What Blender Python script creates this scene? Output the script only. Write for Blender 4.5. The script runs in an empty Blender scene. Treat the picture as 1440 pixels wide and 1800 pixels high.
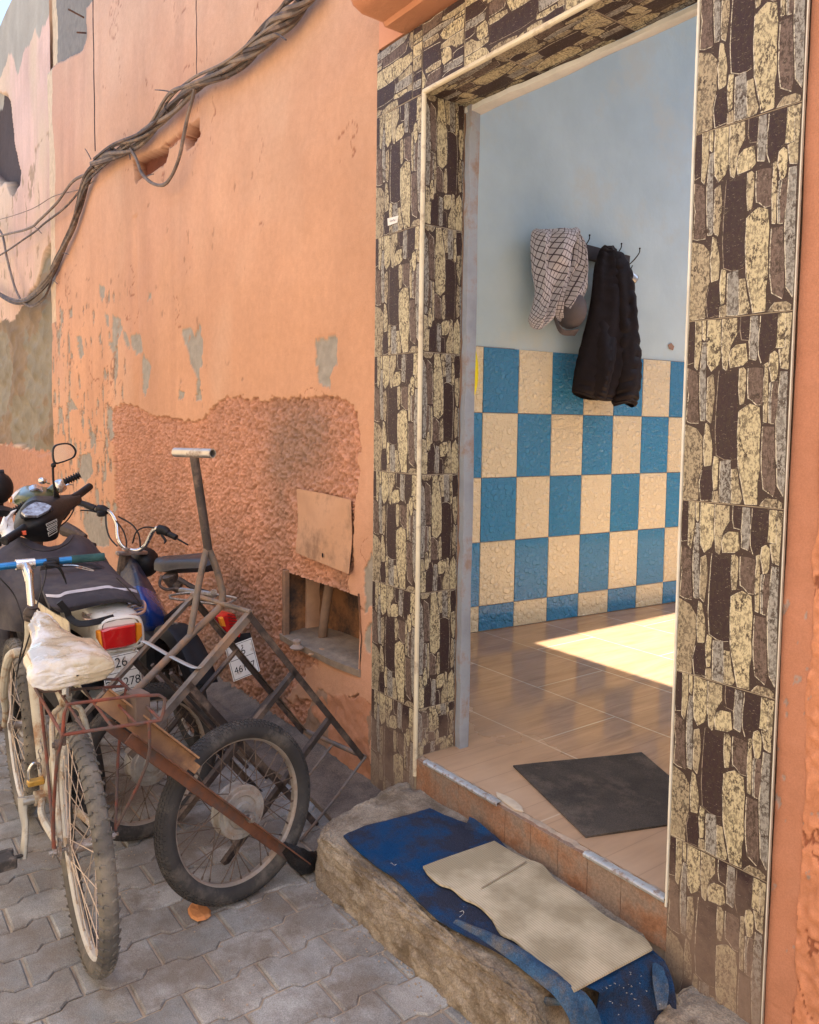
import bpy, math, random
import numpy as np
from mathutils import Vector
random.seed(7); RNG = np.random.RandomState(5)
SC = bpy.context.scene
# ------------------------------------------------------------------ camera
FPX, PX0, PY0 = 1400., 720., 846.
ROLL, PITCH, YAW = math.radians(.72), math.atan(98/1400.), math.atan(1031/1400.)
CAM = np.array([0, -1.74, 1.5])
FW = np.array([-math.cos(YAW)*math.cos(PITCH), math.sin(YAW)*math.cos(PITCH), -math.sin(PITCH)])
_R0 = np.array([math.sin(YAW), math.cos(YAW), 0.]); _U0 = np.cross(_R0, FW)
RT = _R0*math.cos(ROLL)+_U0*math.sin(ROLL); UP = -_R0*math.sin(ROLL)+_U0*math.cos(ROLL)
cd = bpy.data.cameras.new('camera'); cam = bpy.data.objects.new('camera', cd); SC.collection.objects.link(cam)
from mathutils import Matrix
cam.matrix_world = Matrix(((RT[0], UP[0], -FW[0], CAM[0]), (RT[1], UP[1], -FW[1], CAM[1]), (RT[2], UP[2], -FW[2], CAM[2]), (0, 0, 0, 1)))
cd.sensor_fit = 'VERTICAL'; cd.sensor_height = 24; cd.lens = 24*FPX/1800.
cd.shift_y = -(900-PY0)/1800.*1.0
cd.clip_start = .02; cd.clip_end = 500
SC.camera = cam
# ------------------------------------------------------------------ light
w = bpy.data.worlds.new('World'); SC.world = w; w.use_nodes = True
nt = w.node_tree; sky = nt.nodes.new('ShaderNodeTexSky'); sky.sky_type = 'NISHITA'; sky.sun_disc = False
SUN = Vector((.20, .40, .89)).normalized()
el = math.asin(SUN.z); az = math.atan2(SUN.x, SUN.y)
sky.sun_elevation = el; sky.sun_rotation = az; sky.air_density = 1.0; sky.dust_density = 1.5
bg = nt.nodes['Background']; nt.links.new(sky.outputs[0], bg.inputs[0]); bg.inputs[1].default_value = .14
sl = bpy.data.lights.new('sun', 'SUN'); sl.energy = 5.0; sl.angle = math.radians(.5); sl.color = (1, .95, .86)
so = bpy.data.objects.new('sun', sl); SC.collection.objects.link(so)
so.rotation_euler = SUN.to_track_quat('Z', 'Y').to_euler(); so.location = (2, 6, 9)
SC.view_settings.view_transform = 'Standard'; SC.view_settings.look = 'None'
SC.view_settings.exposure = 1.98; SC.view_settings.gamma = 1
SC.cycles.max_bounces = 8; SC.cycles.diffuse_bounces = 5; SC.cycles.use_denoising = True
SC.cycles.sample_clamp_indirect = 6

# ------------------------------------------------------------------ pixel -> world helpers (planes at real depth)
def ray(x, y):
    d = FW*FPX+RT*(x-PX0)-UP*(y-PY0); return d/np.linalg.norm(d)
def onx(x, y, X): d = ray(x, y); return CAM+d*((X-CAM[0])/d[0])
def ony(x, y, Y=0): d = ray(x, y); return CAM+d*((Y-CAM[1])/d[1])
def onz(x, y, Z=0): d = ray(x, y); return CAM+d*((Z-CAM[2])/d[2])
def onp(x, y, n, k): d = ray(x, y); return CAM+d*((k-n@CAM)/(n@d))
def V(*a): return np.array(a, float)
# ------------------------------------------------------------------ noise
def vnoise(x, y, seed=0):
    xi = np.floor(x).astype(np.int64); yi = np.floor(y).astype(np.int64); fx = x-xi; fy = y-yi
    fx = fx*fx*(3-2*fx); fy = fy*fy*(3-2*fy)
    def h(a, b):
        n = (a*374761393+b*668265263+seed*1442695041) & 0xffffffff
        n = ((n ^ (n >> 13))*1274126177) & 0xffffffff
        return ((n ^ (n >> 16)) & 0xffff)/65535.
    return (h(xi, yi)*(1-fx)+h(xi+1, yi)*fx)*(1-fy)+(h(xi, yi+1)*(1-fx)+h(xi+1, yi+1)*fx)*fy
def fbm(x, y, o=4, seed=0):
    x = np.asarray(x, float); y = np.asarray(y, float); s = 0; a = .5; t = 0
    for i in range(o): s = s+a*vnoise(x*2**i, y*2**i, seed+i*17); t += a; a *= .5
    return s/t
def inpoly(x, y, P):
    r = np.zeros(x.shape, bool); n = len(P)
    for i in range(n):
        x1, y1 = P[i]; x2, y2 = P[(i+1) % n]
        if y1 == y2: continue
        c = ((y1 > y) != (y2 > y)) & (x < (x2-x1)*(y-y1)/(y2-y1)+x1); r ^= c
    return r
# ------------------------------------------------------------------ materials
MATS = {}
def M(name, c1, c2=None, rough=.6, metal=0., ns=8., bump=0., bs=60., dirt=None, da=.5, ds=5., attr=False, coat=0., spec=.3, sub=None, alpha=None, trans=0., grain=None):
    if name in MATS: return MATS[name]
    m = bpy.data.materials.new(name); m.use_nodes = True; t = m.node_tree; N = t.nodes; L = t.links; b = N['Principled BSDF']
    tc = N.new('ShaderNodeTexCoord')
    def noise(sc, det=5, rg=.6):
        n = N.new('ShaderNodeTexNoise'); n.inputs['Scale'].default_value = sc; n.inputs['Detail'].default_value = det; n.inputs['Roughness'].default_value = rg
        L.new(tc.outputs['Object'], n.inputs['Vector']); return n
    def ramp(src, a, bb, ca=(0, 0, 0, 1), cb=(1, 1, 1, 1)):
        r = N.new('ShaderNodeValToRGB'); r.color_ramp.elements[0].position = a; r.color_ramp.elements[1].position = bb
        r.color_ramp.elements[0].color = ca; r.color_ramp.elements[1].color = cb; L.new(src, r.inputs[0]); return r
    c2 = c2 or tuple(v*.75 for v in c1)
    n1 = noise(ns); r = ramp(n1.outputs['Fac'], .35, .65, (*c2, 1), (*c1, 1)); col = r.outputs[0]
    if attr:
        at = N.new('ShaderNodeAttribute'); at.attribute_name = 'Col'; mx = N.new('ShaderNodeMix'); mx.data_type = 'RGBA'; mx.blend_type = 'MULTIPLY'
        mx.inputs[0].default_value = 1; L.new(at.outputs['Color'], mx.inputs[6]); L.new(col, mx.inputs[7]); col = mx.outputs[2]
    if dirt:
        n2 = noise(ds, 8, .7); r2 = ramp(n2.outputs['Fac'], .62-da*.35, .72-da*.25); mx = N.new('ShaderNodeMix'); mx.data_type = 'RGBA'
        L.new(r2.outputs[0], mx.inputs[0]); L.new(col, mx.inputs[6]); mx.inputs[7].default_value = (*dirt, 1); col = mx.outputs[2]
        rr = N.new('ShaderNodeMix'); rr.inputs[2].default_value = rough; rr.inputs[3].default_value = max(rough, .8); L.new(r2.outputs[0], rr.inputs[0]); L.new(rr.outputs[0], b.inputs['Roughness'])
        if metal:
            rm = N.new('ShaderNodeMix'); rm.inputs[2].default_value = metal; rm.inputs[3].default_value = 0; L.new(r2.outputs[0], rm.inputs[0]); L.new(rm.outputs[0], b.inputs['Metallic'])
    else:
        nr = noise(ns*3); rr = N.new('ShaderNodeMapRange'); rr.inputs[3].default_value = max(rough-.12, .03); rr.inputs[4].default_value = min(rough+.15, 1)
        L.new(nr.outputs['Fac'], rr.inputs[0]); L.new(rr.outputs[0], b.inputs['Roughness']); b.inputs['Metallic'].default_value = metal
    if grain:
        ng = noise(grain[0], 3, .75); rg_ = ramp(ng.outputs['Fac'], .36, .64, (1-grain[1],)*3+(1,), (1+grain[1]*.7,)*3+(1,)); mg_ = N.new('ShaderNodeMix'); mg_.data_type = 'RGBA'; mg_.blend_type = 'MULTIPLY'; mg_.inputs[0].default_value = 1; L.new(col, mg_.inputs[6]); L.new(rg_.outputs[0], mg_.inputs[7]); col = mg_.outputs[2]
    L.new(col, b.inputs['Base Color'])
    if bump:
        nb = noise(bs, 6, .65); bp = N.new('ShaderNodeBump'); bp.inputs['Strength'].default_value = 1; bp.inputs['Distance'].default_value = bump
        L.new(nb.outputs['Fac'], bp.inputs['Height']); L.new(bp.outputs[0], b.inputs['Normal'])
    b.inputs['Coat Weight'].default_value = coat; b.inputs['Specular IOR Level'].default_value = spec
    if sub: b.inputs['Subsurface Weight'].default_value = sub; b.inputs['Subsurface Scale'].default_value = .01
    if trans: b.inputs['Transmission Weight'].default_value = trans
    if alpha is not None: b.inputs['Alpha'].default_value = alpha
    MATS[name] = m; return m
# ------------------------------------------------------------------ mesh builder
def catmull(P, k):
    P = [np.array(p, float) for p in P]; o = []
    if len(P) < 3 or k < 2:
        return P
    Q = [2*P[0]-P[1]]+P+[2*P[-1]-P[-2]]
    for i in range(1, len(Q)-2):
        for j in range(k):
            t = j/k; a, b, c, d = Q[i-1:i+3]
            o.append(.5*((2*b)+(c-a)*t+(2*a-5*b+4*c-d)*t*t+(3*b-a-3*c+d)*t**3))
    o.append(P[-1]); return o
class MB:
    def __init__(s): s.v = []; s.f = []; s.uv = {}; s.col = None; s.fc = []
    def add(s, vs, fs, col=None):
        o = len(s.v); s.v += [tuple(map(float, p)) for p in vs]; s.f += [tuple(i+o for i in f) for f in fs]; s.fc += [col]*len(fs); return o
    def box(s, c, d, ax=None, bev=0.):
        c = np.array(c, float); A = np.eye(3) if ax is None else np.array(ax, float); d = np.array(d, float)/2
        if bev <= 0:
            vs = [c+A[0]*d[0]*i+A[1]*d[1]*j+A[2]*d[2]*k for i in (-1, 1) for j in (-1, 1) for k in (-1, 1)]
            s.add(vs, [(0, 1, 3, 2), (4, 6, 7, 5), (0, 4, 5, 1), (2, 3, 7, 6), (0, 2, 6, 4), (1, 5, 7, 3)])
        else:
            pts = [(d[0], d[1]-bev), (d[0]-bev, d[1]), (-d[0]+bev, d[1]), (-d[0], d[1]-bev), (-d[0], -d[1]+bev), (-d[0]+bev, -d[1]), (d[0]-bev, -d[1]), (d[0], -d[1]+bev)]
            rings = []
            for z, ins in ((-d[2], bev), (-d[2]+bev, 0), (d[2]-bev, 0), (d[2], bev)):
                fx = (d[0]-ins)/d[0]; fy = (d[1]-ins)/d[1]
                rings.append([c+A[0]*p[0]*fx+A[1]*p[1]*fy+A[2]*z for p in pts])
            vs = [p for r in rings for p in r]; fs = [tuple(range(7, -1, -1)), tuple(range(24, 32))]
            for r in range(3):
                for i in range(8): j = (i+1) % 8; fs.append((r*8+i, r*8+j, r*8+8+j, r*8+8+i))
            s.add(vs, fs)
        return s
    def tube(s, P, r, n=8, k=1, cap=True, flat=None, closed=False):
        P = catmull(P, k); P = [np.array(p, float) for p in P]; m = len(P)
        rs = r if hasattr(r, '__len__') else [r]*m
        if len(rs) != m: rs = np.interp(np.linspace(0, 1, m), np.linspace(0, 1, len(rs)), rs)
        T = [P[min(i+1, m-1)]-P[max(i-1, 0)] for i in range(m)]
        if closed: T = [P[(i+1) % m]-P[i-1] for i in range(m)]
        T = [t/(np.linalg.norm(t)+1e-9) for t in T]
        u = np.cross(T[0], [0, 0, 1.]);
        if np.linalg.norm(u) < .1: u = np.cross(T[0], [1., 0, 0])
        u /= np.linalg.norm(u); vs = []
        for i in range(m):
            u = u-T[i]*(u@T[i]); u /= np.linalg.norm(u)+1e-9; w_ = np.cross(T[i], u)
            for j in range(n):
                a = 2*math.pi*j/n; vs.append(P[i]+rs[i]*(math.cos(a)*u+(flat or 1)*math.sin(a)*w_))
        fs = []
        for i in range(m if closed else m-1):
            i2 = (i+1) % m
            for j in range(n): j2 = (j+1) % n; fs.append((i*n+j, i*n+j2, i2*n+j2, i2*n+j))
        if cap and not closed: fs += [tuple(range(n-1, -1, -1)), tuple((m-1)*n+j for j in range(n))]
        s.add(vs, fs); return s
    def cyl(s, a, b, r, n=16, r2=None): return s.tube([a, b], [r, r if r2 is None else r2], n)
    def lathe(s, c, ax, prof, n=32, a0=0, a1=2*math.pi, close=False):
        ax = np.array(ax, float); ax /= np.linalg.norm(ax); u = np.cross(ax, [0, 0, 1.])
        if np.linalg.norm(u) < .1: u = np.cross(ax, [1., 0, 0])
        u /= np.linalg.norm(u); w_ = np.cross(u, ax); c = np.array(c, float); m = len(prof); full = abs(a1-a0-2*math.pi) < 1e-6
        N = n if full else n+1; vs = []
        for i in range(N):
            t = a0+(a1-a0)*i/n
            for r, o in prof: vs.append(c+r*(math.cos(t)*u+math.sin(t)*w_)+o*ax)
        fs = []
        for i in range(n):
            i2 = (i+1) % N
            for j in range(m if close else m-1): j2 = (j+1) % m; fs.append((i*m+j, i*m+j2, i2*m+j2, i2*m+j))
        s.add(vs, fs); return s
    def sphere(s, c, r, n=14, m=8, jit=0., sd=0):
        r = np.array(r if hasattr(r, '__len__') else (r, r, r), float); rr = np.random.RandomState(sd); vs = []
        for i in range(m+1):
            a = math.pi*i/m
            for j in range(n):
                b = 2*math.pi*j/n; k = 1+(rr.rand()-.5)*jit if 0 < i < m else 1
                vs.append(np.array(c)+r*k*np.array([math.sin(a)*math.cos(b), math.sin(a)*math.sin(b), math.cos(a)]))
        fs = [(i*n+j, i*n+n+j, i*n+n+(j+1) % n, i*n+(j+1) % n) for i in range(m) for j in range(n)]
        s.add(vs, fs); return s
    def prism(s, P, off):
        P = [np.array(p, float) for p in P]; off = np.array(off, float); n = len(P)
        s.add(P+[p+off for p in P], [tuple(range(n-1, -1, -1)), tuple(range(n, 2*n))]+[(i, (i+1) % n, n+(i+1) % n, n+i) for i in range(n)]); return s
    def surf(s, G, ku=6, kv=6, th=.004, amp=0., fs_=20., sd=3, uvs=(1, 1), fn=None):
        rows = [catmull(r, kv) for r in G]; cols = list(zip(*rows)); cols = [catmull(list(c), ku) for c in cols]
        A = np.array(cols).transpose(1, 0, 2); nu, nv = A.shape[:2]
        du = np.gradient(A, axis=0); dv = np.gradient(A, axis=1); Nn = np.cross(du, dv); Nn /= np.linalg.norm(Nn, axis=2, keepdims=True)+1e-9
        uu, vv = np.meshgrid(np.linspace(0, 1, nu), np.linspace(0, 1, nv), indexing='ij')
        if amp: A = A+Nn*((fbm(uu*fs_, vv*fs_, 4, sd)-.5)*2*amp)[..., None]
        if fn: A = A+Nn*fn(uu, vv)[..., None]
        B = A-Nn*th; o = len(s.v); vs = list(A.reshape(-1, 3))+list(B.reshape(-1, 3)); n = nu*nv; fs = []
        for i in range(nu-1):
            for j in range(nv-1):
                a, b, c, d = i*nv+j, i*nv+j+1, (i+1)*nv+j+1, (i+1)*nv+j; fs += [(a, d, c, b), (n+a, n+b, n+c, n+d)]
        for i in range(nu-1):
            for j in (0, nv-1): a, b = i*nv+j, (i+1)*nv+j; fs.append((a, b, n+b, n+a) if j else (b, a, n+a, n+b))
        for j in range(nv-1):
            for i in (0, nu-1): a, b = i*nv+j, i*nv+j+1; fs.append((b, a, n+a, n+b) if i else (a, b, n+b, n+a))
        s.add(vs, fs)
        for k in range(n):
            q = (uu.flat[k]*uvs[0], vv.flat[k]*uvs[1]); s.uv[o+k] = q; s.uv[o+n+k] = q
        return s
    def build(s, name, mat, parent=None, smooth=True, flatang=35):
        me = bpy.data.meshes.new(name); loc = np.zeros(3); p = parent
        while p is not None: loc = loc+np.array(p.location); p = p.parent
        va = np.array(s.v)-loc
        me.from_pydata(va.tolist(), [], s.f); me.materials.append(mat)
        if s.uv:
            u = me.uv_layers.new(name='UV'); d = np.zeros((len(me.loops), 2)); li = np.zeros(len(me.loops), int); me.loops.foreach_get('vertex_index', li)
            mp = np.zeros((len(s.v), 2))
            for k, q in s.uv.items(): mp[k] = q
            u.data.foreach_set('uv', mp[li].ravel())
        if any(c is not None for c in s.fc):
            ca = me.color_attributes.new('Col', 'FLOAT_COLOR', 'CORNER'); arr = []
            for f, c in zip(s.f, s.fc): arr += [(*(c or (1, 1, 1)), 1)]*len(f)
            ca.data.foreach_set('color', np.array(arr, float).ravel())
        me.update(); o = bpy.data.objects.new(name, me); SC.collection.objects.link(o)
        if parent: o.parent = parent
        if smooth:
            me.polygons.foreach_set('use_smooth', [True]*len(me.polygons))
            try: me.set_sharp_from_angle(angle=math.radians(flatang))
            except Exception: pass
        return o
def npmesh(name, co, quads, mat, parent=None, col=None, smooth=True):
    me = bpy.data.meshes.new(name); nq = len(quads); loc = np.zeros(3); p = parent
    while p is not None: loc = loc+np.array(p.location); p = p.parent
    me.vertices.add(len(co)); me.vertices.foreach_set('co', (co-loc).astype(np.float32).ravel())
    me.loops.add(nq*4); me.loops.foreach_set('vertex_index', quads.astype(np.int32).ravel())
    me.polygons.add(nq); me.polygons.foreach_set('loop_start', np.arange(0, nq*4, 4, dtype=np.int32)); me.polygons.foreach_set('loop_total', np.full(nq, 4, np.int32))
    me.update(calc_edges=True); me.validate()
    if col is not None:
        ca = me.color_attributes.new('Col', 'FLOAT_COLOR', 'POINT'); ca.data.foreach_set('color', np.c_[col, np.ones(len(col))].astype(np.float32).ravel())
    me.polygons.foreach_set('use_smooth', [smooth]*nq); me.materials.append(mat)
    o = bpy.data.objects.new(name, me); SC.collection.objects.link(o)
    if parent: o.parent = parent
    return o
def tag(o, label=None, cat=None, group=None, kind=None):
    if label: o['label'] = label
    if cat: o['category'] = cat
    if group: o['group'] = group
    if kind: o['kind'] = kind
    return o
def thing(name, label, cat, loc, group=None):
    o = bpy.data.objects.new(name, None); SC.collection.objects.link(o); o.location = loc; o.empty_display_size = .1; return tag(o, label, cat, group)
def text_mesh(txt, size, org, ux, uy, th=.0012, cx=True):
    """font curve -> MB; org centre of baseline, ux right, uy up"""
    c = bpy.data.curves.new('t', 'FONT'); c.body = txt; c.size = size; c.align_x = 'CENTER' if cx else 'LEFT'; c.extrude = 0
    o = bpy.data.objects.new('t', c); SC.collection.objects.link(o); bpy.context.view_layer.update()
    me = bpy.data.meshes.new_from_object(o.evaluated_get(bpy.context.evaluated_depsgraph_get()))
    ux = np.array(ux, float); uy = np.array(uy, float); nn = np.cross(ux, uy); mb = MB()
    vs = [np.array(org)+ux*v.co.x+uy*v.co.y+nn*th for v in me.vertices]; mb.add(vs, [tuple(p.vertices) for p in me.polygons])
    bpy.data.objects.remove(o); bpy.data.meshes.remove(me); return mb
# ================================================================== SETTING
def Wp(L, Y=0.): return [(lambda q: (q[0], q[2]))(ony(x, y, Y)) for x, y in L]
# --- ground
g = MB(); g.add([(-60, -60, -.007), (40, -60, -.007), (40, 40, -.007), (-60, 40, -.007)], [(0, 1, 2, 3)])
tag(g.build('ground', M('sand_joint', (.46, .37, .27), (.26, .20, .15), .95, ns=14, bump=.002, bs=150)), kind='structure')
PAV = M('paver_concrete', (.40, .39, .365), (.235, .228, .212), .82, ns=6, bump=.0016, bs=150, dirt=(.21, .18, .15), da=.5, ds=3.6, grain=(330, .3), attr=True)
pv = MB()
def wave(y):
    t = ((y+.02)/.21) % 1.; a = .0115
    e = .075
    if t < .5-e: return -a
    if t < .5: return -a+2*a*(t-.5+e)/e
    if t < 1-e: return a
    return a-2*a*(t-1+e)/e
for k in range(-34, 42):
    xc = -2.157+.14*k
    if xc < -6.2 or xc > .9: continue
    for j in range(-14, 4):
        y0 = -1.023+.21*j+(.105 if k % 2 else 0)
        if y0 > .02 or y0 < -3.5: continue
        g_ = .0035; sk = .004*(random.random()-.5)
        ys = [y0+g_]+[y0+.21*q for q in (.1, .2, .3, .4, .45, .5, .55, .6, .7, .8, .9)]+[y0+.21-g_]
        ys = [min(max(v, y0+g_), y0+.21-g_) for v in ys]
        rim = [(xc-.07+g_+wave(y)+random.uniform(-.0008, .0008), y) for y in ys]+[(xc+.07-g_+wave(y)+random.uniform(-.0008, .0008), y) for y in reversed(ys)]
        n = len(rim); cx = xc; cy = y0+.105; h0 = random.uniform(-.0018, .0012); tx = random.uniform(-.012, .012); ty = random.uniform(-.012, .012)
        hh = lambda x, y: h0+tx*(x-cx)+ty*(y-cy)
        def ins(q, d): 
            x, y = q; return (x+(d if x < cx else -d), y+(d if y < y0+.03 else -d if y > y0+.18 else 0))
        A = [(x, y, -.02) for x, y in rim]; B = [(x, y, hh(x, y)-.0048) for x, y in rim]; Cc = [(*ins(q, .0048), hh(*q)) for q in rim]
        b = random.uniform(.8, 1.12); wv = random.uniform(-.03, .03)
        pv.add(A+B+Cc, [(i, (i+1) % n, n+(i+1) % n, n+i) for i in range(n)]+[(n+i, n+(i+1) % n, 2*n+(i+1) % n, 2*n+i) for i in range(n)]+[tuple(range(2*n, 3*n))], (b+wv, b, b-wv))
tag(pv.build('paving', PAV, smooth=True, flatang=20), kind='structure')
# dirt drift against the wall, colour darkened for the shade under the cart
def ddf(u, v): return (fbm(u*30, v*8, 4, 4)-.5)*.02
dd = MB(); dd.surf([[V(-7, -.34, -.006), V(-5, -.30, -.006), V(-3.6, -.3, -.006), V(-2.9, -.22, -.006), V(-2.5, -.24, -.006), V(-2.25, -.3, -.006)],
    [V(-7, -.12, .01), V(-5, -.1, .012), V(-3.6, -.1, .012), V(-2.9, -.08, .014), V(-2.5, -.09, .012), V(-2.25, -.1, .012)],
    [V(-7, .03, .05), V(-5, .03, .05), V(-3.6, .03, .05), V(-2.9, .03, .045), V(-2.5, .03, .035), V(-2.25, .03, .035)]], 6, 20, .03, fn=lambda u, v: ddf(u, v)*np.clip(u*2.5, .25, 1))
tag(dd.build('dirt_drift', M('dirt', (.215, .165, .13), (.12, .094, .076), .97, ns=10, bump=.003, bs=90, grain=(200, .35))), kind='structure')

# --- facades -------------------------------------------------------
WALLM = M('limewash_plaster', (1, 1, 1), (.93, .92, .9), .93, ns=30, bump=.0016, bs=55, attr=True, spec=.2, grain=(260, .09))
def build_facade(name, parent, x0, x1, z0, z1, yb, mode, dxa, dxp, zsplit=(1.75, .0055, .012), holes=()):
    xs = [x0]
    while xs[-1] < x1: xs.append(xs[-1]+dxa*max(abs(xs[-1])/2.6, .35)**dxp)
    xs = np.array(xs); xs = x0+(xs-x0)*(x1-x0)/(xs[-1]-x0)
    zs = np.unique(np.r_[np.arange(z0, min(zsplit[0], z1), zsplit[1]), np.arange(min(zsplit[0], z1), z1, zsplit[2]), z1])
    for (a, b, c, d) in holes:
        for h in (a, b): xs[np.argmin(abs(xs-h))] = h
        for h in (c, d): zs[np.argmin(abs(zs-h))] = h
    X, Z = np.meshgrid(xs, zs, indexing='ij'); yo = np.zeros_like(X)
    sp = lambda P, a=.02, s=18, sd=3: inpoly(X+(fbm(X*s, Z*s, 4, sd)-.5)*2*a, Z+(fbm(X*s, Z*s, 4, sd+9)-.5)*2*a, P)
    big = fbm(X*.9, Z*.9, 4, 2)[..., None]; mid = fbm(X*5, Z*3, 4, 8)[..., None]; fine = fbm(X*40, Z*25, 3, 5)[..., None]
    strk = fbm(X*22, Z*1.6, 4, 31)[..., None]
    ora = np.array([.575, .305, .175]); pale = np.array([.61, .385, .28])
    up = np.clip((Z-1.9)/2.6, 0, 1)[..., None]
    col = ora*(1-up*.75)+pale*up*.75  # paler towards the top: faded paint, with haze put into the colour
    col = col*(.84+.32*big)*(.90+.2*mid)*(.96+.08*fine)*(.985+.03*strk)
    fade = np.clip((fbm(X*1.7, Z*1.1, 5, 201)-.5)*4, 0, 1)[..., None]*.42; col = col*(1-fade)+np.array([.62, .41, .28])*fade
    pk = np.clip((fbm(X*1.3+9, Z*.9, 4, 211)-.5)*4, 0, 1)[..., None]*.45; col = col*(1-pk)+np.array([.56, .29, .20])*pk
    stain = np.clip((fbm(X*2.6, Z*2.0, 5, 203)-.53)*6, 0, 1)[..., None]*.16; col = col*(1-stain)+np.array([.42, .22, .13])*stain
    ck = np.abs(fbm(X*1.9+.6*fbm(X*6, Z*6, 3, 7), Z*1.9, 4, 205)-.5); ckm = (ck < .0030) & (fbm(X*2.3, Z*2.3, 3, 206) > .53); col = np.where(ckm[..., None], col*np.array([.62, .52, .5]), col); yo = yo+ckm*.002
    yo = yo+(fbm(X*3.2, Z*9, 4, 207)-.5)*.006
    yo += (fbm(X*1.3, Z*1.1, 3, 77)-.5)*.03+(fbm(X*7, Z*7, 3, 70)-.5)*.004
    greyc = np.array([.33, .29, .235]); 
    def peel(mask, c=greyc, d=.006):
        nonlocal col
        mm = mask[..., None]; cc = np.array(c)*(.8+.4*fbm(X*30, Z*30, 3, 12)[..., None]); col = np.where(mm, cc, col); yo[mask] += d
    if mode == 'main':
        rg = sp(Wp([(193, 722), (215, 707), (240, 716), (262, 728), (300, 735), (345, 742), (372, 722), (385, 706), (410, 697), (470, 703), (530, 696), (600, 700), (622, 712), (630, 760), (626, 850), (622, 900), (619, 1000), (611, 1012), (612, 1040), (640, 1075), (632, 1075), (500, 1230), (636, 1225), (600, 1450), (560, 1520), (100, 1520), (100, 1010), (205, 1010), (200, 860)]), .03, 26); rg |= sp(Wp([(205, 735), (250, 740), (345, 755), (385, 722), (470, 715), (600, 716), (618, 760), (612, 880), (600, 900), (380, 900), (210, 900)]), .085, 22)
        conc = sp(Wp([(560, 1215), (655, 1235), (655, 1460), (520, 1460), (500, 1330)]), .03, 10)
        rg &= ~conc
        b1 = fbm(X*85+1.5*fbm(X*50, Z*50, 2, 5), Z*85, 5, 41); b2 = np.abs(fbm(X*120, Z*120, 3, 43)-.5)*2; b0 = fbm(X*18, Z*18, 3, 44)
        rel = (b1-.5)*.036-(b2-.2)*.012+(b0-.5)*.012
        yo = np.where(rg, yo+.012-rel, yo)
        rc = np.array([.50, .245, .155])*(.78+.42*big)*(.82+.36*b0[..., None])*(.45+1.1*b1[..., None])
        rdirt = np.clip((fbm(X*2.2, Z*2.2, 4, 61)-.38)*4, 0, 1)[..., None]*np.clip((1.25-Z)*1.0, .15, .85)[..., None]
        soot = (np.exp(-((X+3.2)**2/.10+(Z-1.42)**2/.07))*.75+np.exp(-((X+3.45)**2/.03+(Z-1.1)**2/.12))*.5)[..., None]*(.5+fbm(X*14, Z*14, 4, 13)[..., None])
        rdirt = np.clip(rdirt+soot, 0, .85)
        rc = rc*(1-rdirt)+np.array([.27, .17, .125])*(.6+.8*b1[..., None])*rdirt
        col = np.where(rg[..., None], rc, col)
        cc = np.array([.30, .19, .13])*(.7+.6*mid)*(.8+.4*fine); org = (fbm(X*9, Z*9, 4, 90) > .5)[..., None]
        cc = np.where(org, np.array([.45, .21, .12])*(.8+.4*mid), cc); col = np.where(conc[..., None], cc, col); yo = np.where(conc, yo+(fbm(X*12, Z*12, 4, 20)-.5)*.025+.004, yo)
        # column of smooth paint beside the pilaster, stained
        for P in ([(640, 1000), (655, 960), (657, 1060), (640, 1080)], [(640, 1110), (650, 1090), (652, 1140), (646, 1150), (638, 1140)],
                  [(548, 600), (560, 592), (570, 597), (588, 590), (586, 640), (577, 655), (574, 682), (556, 672), (551, 650)],
                  [(333, 575), (340, 590), (350, 568), (356, 600), (354, 640), (349, 650), (352, 705), (343, 705), (345, 665), (335, 640), (328, 612), (320, 600), (318, 580)],
                  [(342, 690), (352, 685), (354, 703), (344, 706)], [(313, 684), (322, 690), (320, 703), (311, 700)],
                  [(170, 500), (180, 503), (181, 518), (176, 530), (172, 520)], [(180, 548), (187, 552), (190, 575), (184, 570)], [(195, 552), (207, 560), (212, 580), (205, 600), (200, 622), (195, 600)],
                  [(213, 578), (220, 588), (226, 615), (218, 605)], [(226, 590), (242, 585), (247, 620), (236, 622), (228, 612)], [(246, 622), (262, 640), (258, 665), (252, 700), (246, 680)],
                  [(188, 603), (196, 600), (201, 620), (198, 628)], [(153, 757), (168, 762), (165, 780), (158, 790)], [(137, 800), (158, 795), (162, 830), (150, 850), (134, 830)], [(150, 880), (185, 900), (190, 960), (160, 960), (145, 920)],
                  [(134, 590), (142, 590), (146, 625), (139, 632)], [(115, 712), (125, 700), (135, 718), (118, 725)], [(257, 515), (262, 515), (262, 526), (256, 526)], [(172, 755), (176, 758), (175, 772)]):
            peel(sp(Wp(P), .022, 30, 7))
        # flaking specks in the weathered left half (stretched vertically)
        wl = np.clip((-5.0-X)/1.0, 0, 1)*np.clip((3.1-Z)/.7, 0, 1)*np.clip((Z-.3)/.4, 0, 1)*(~rg)
        sk = fbm(X*16, Z*7, 5, 55)+.35*(fbm(X*1.6, Z*.9, 3, 56)-.5)
        peel((sk*wl > .64), (.38, .22, .14), .002); peel((sk*wl > .675), (.25, .15, .10), .004); peel((sk*wl > .69), greyc, .003)
        sk2 = fbm(X*14, Z*11, 5, 155); peel((sk2 > .80) & (~rg) & (Z < 3.0) & (X < -3.6), (.42, .23, .14), .0015)
        # ridge in plaster under the niche (vertical seam)
        yo += .012*np.exp(-((X-Wp([(236, 500)])[0][0])**2)/.003)*(Z < 2.9)*(Z > 1.5)
        # weather-worn darker stain streaks
        st = np.clip((fbm(X*6, Z*.8, 4, 91)-.52)*5, 0, 1)[..., None]*.22*np.clip((-3.6-X)/1.2, 0, 1)[..., None]; col = col*(1-st)+col*np.array([.62, .60, .62])*st
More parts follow.
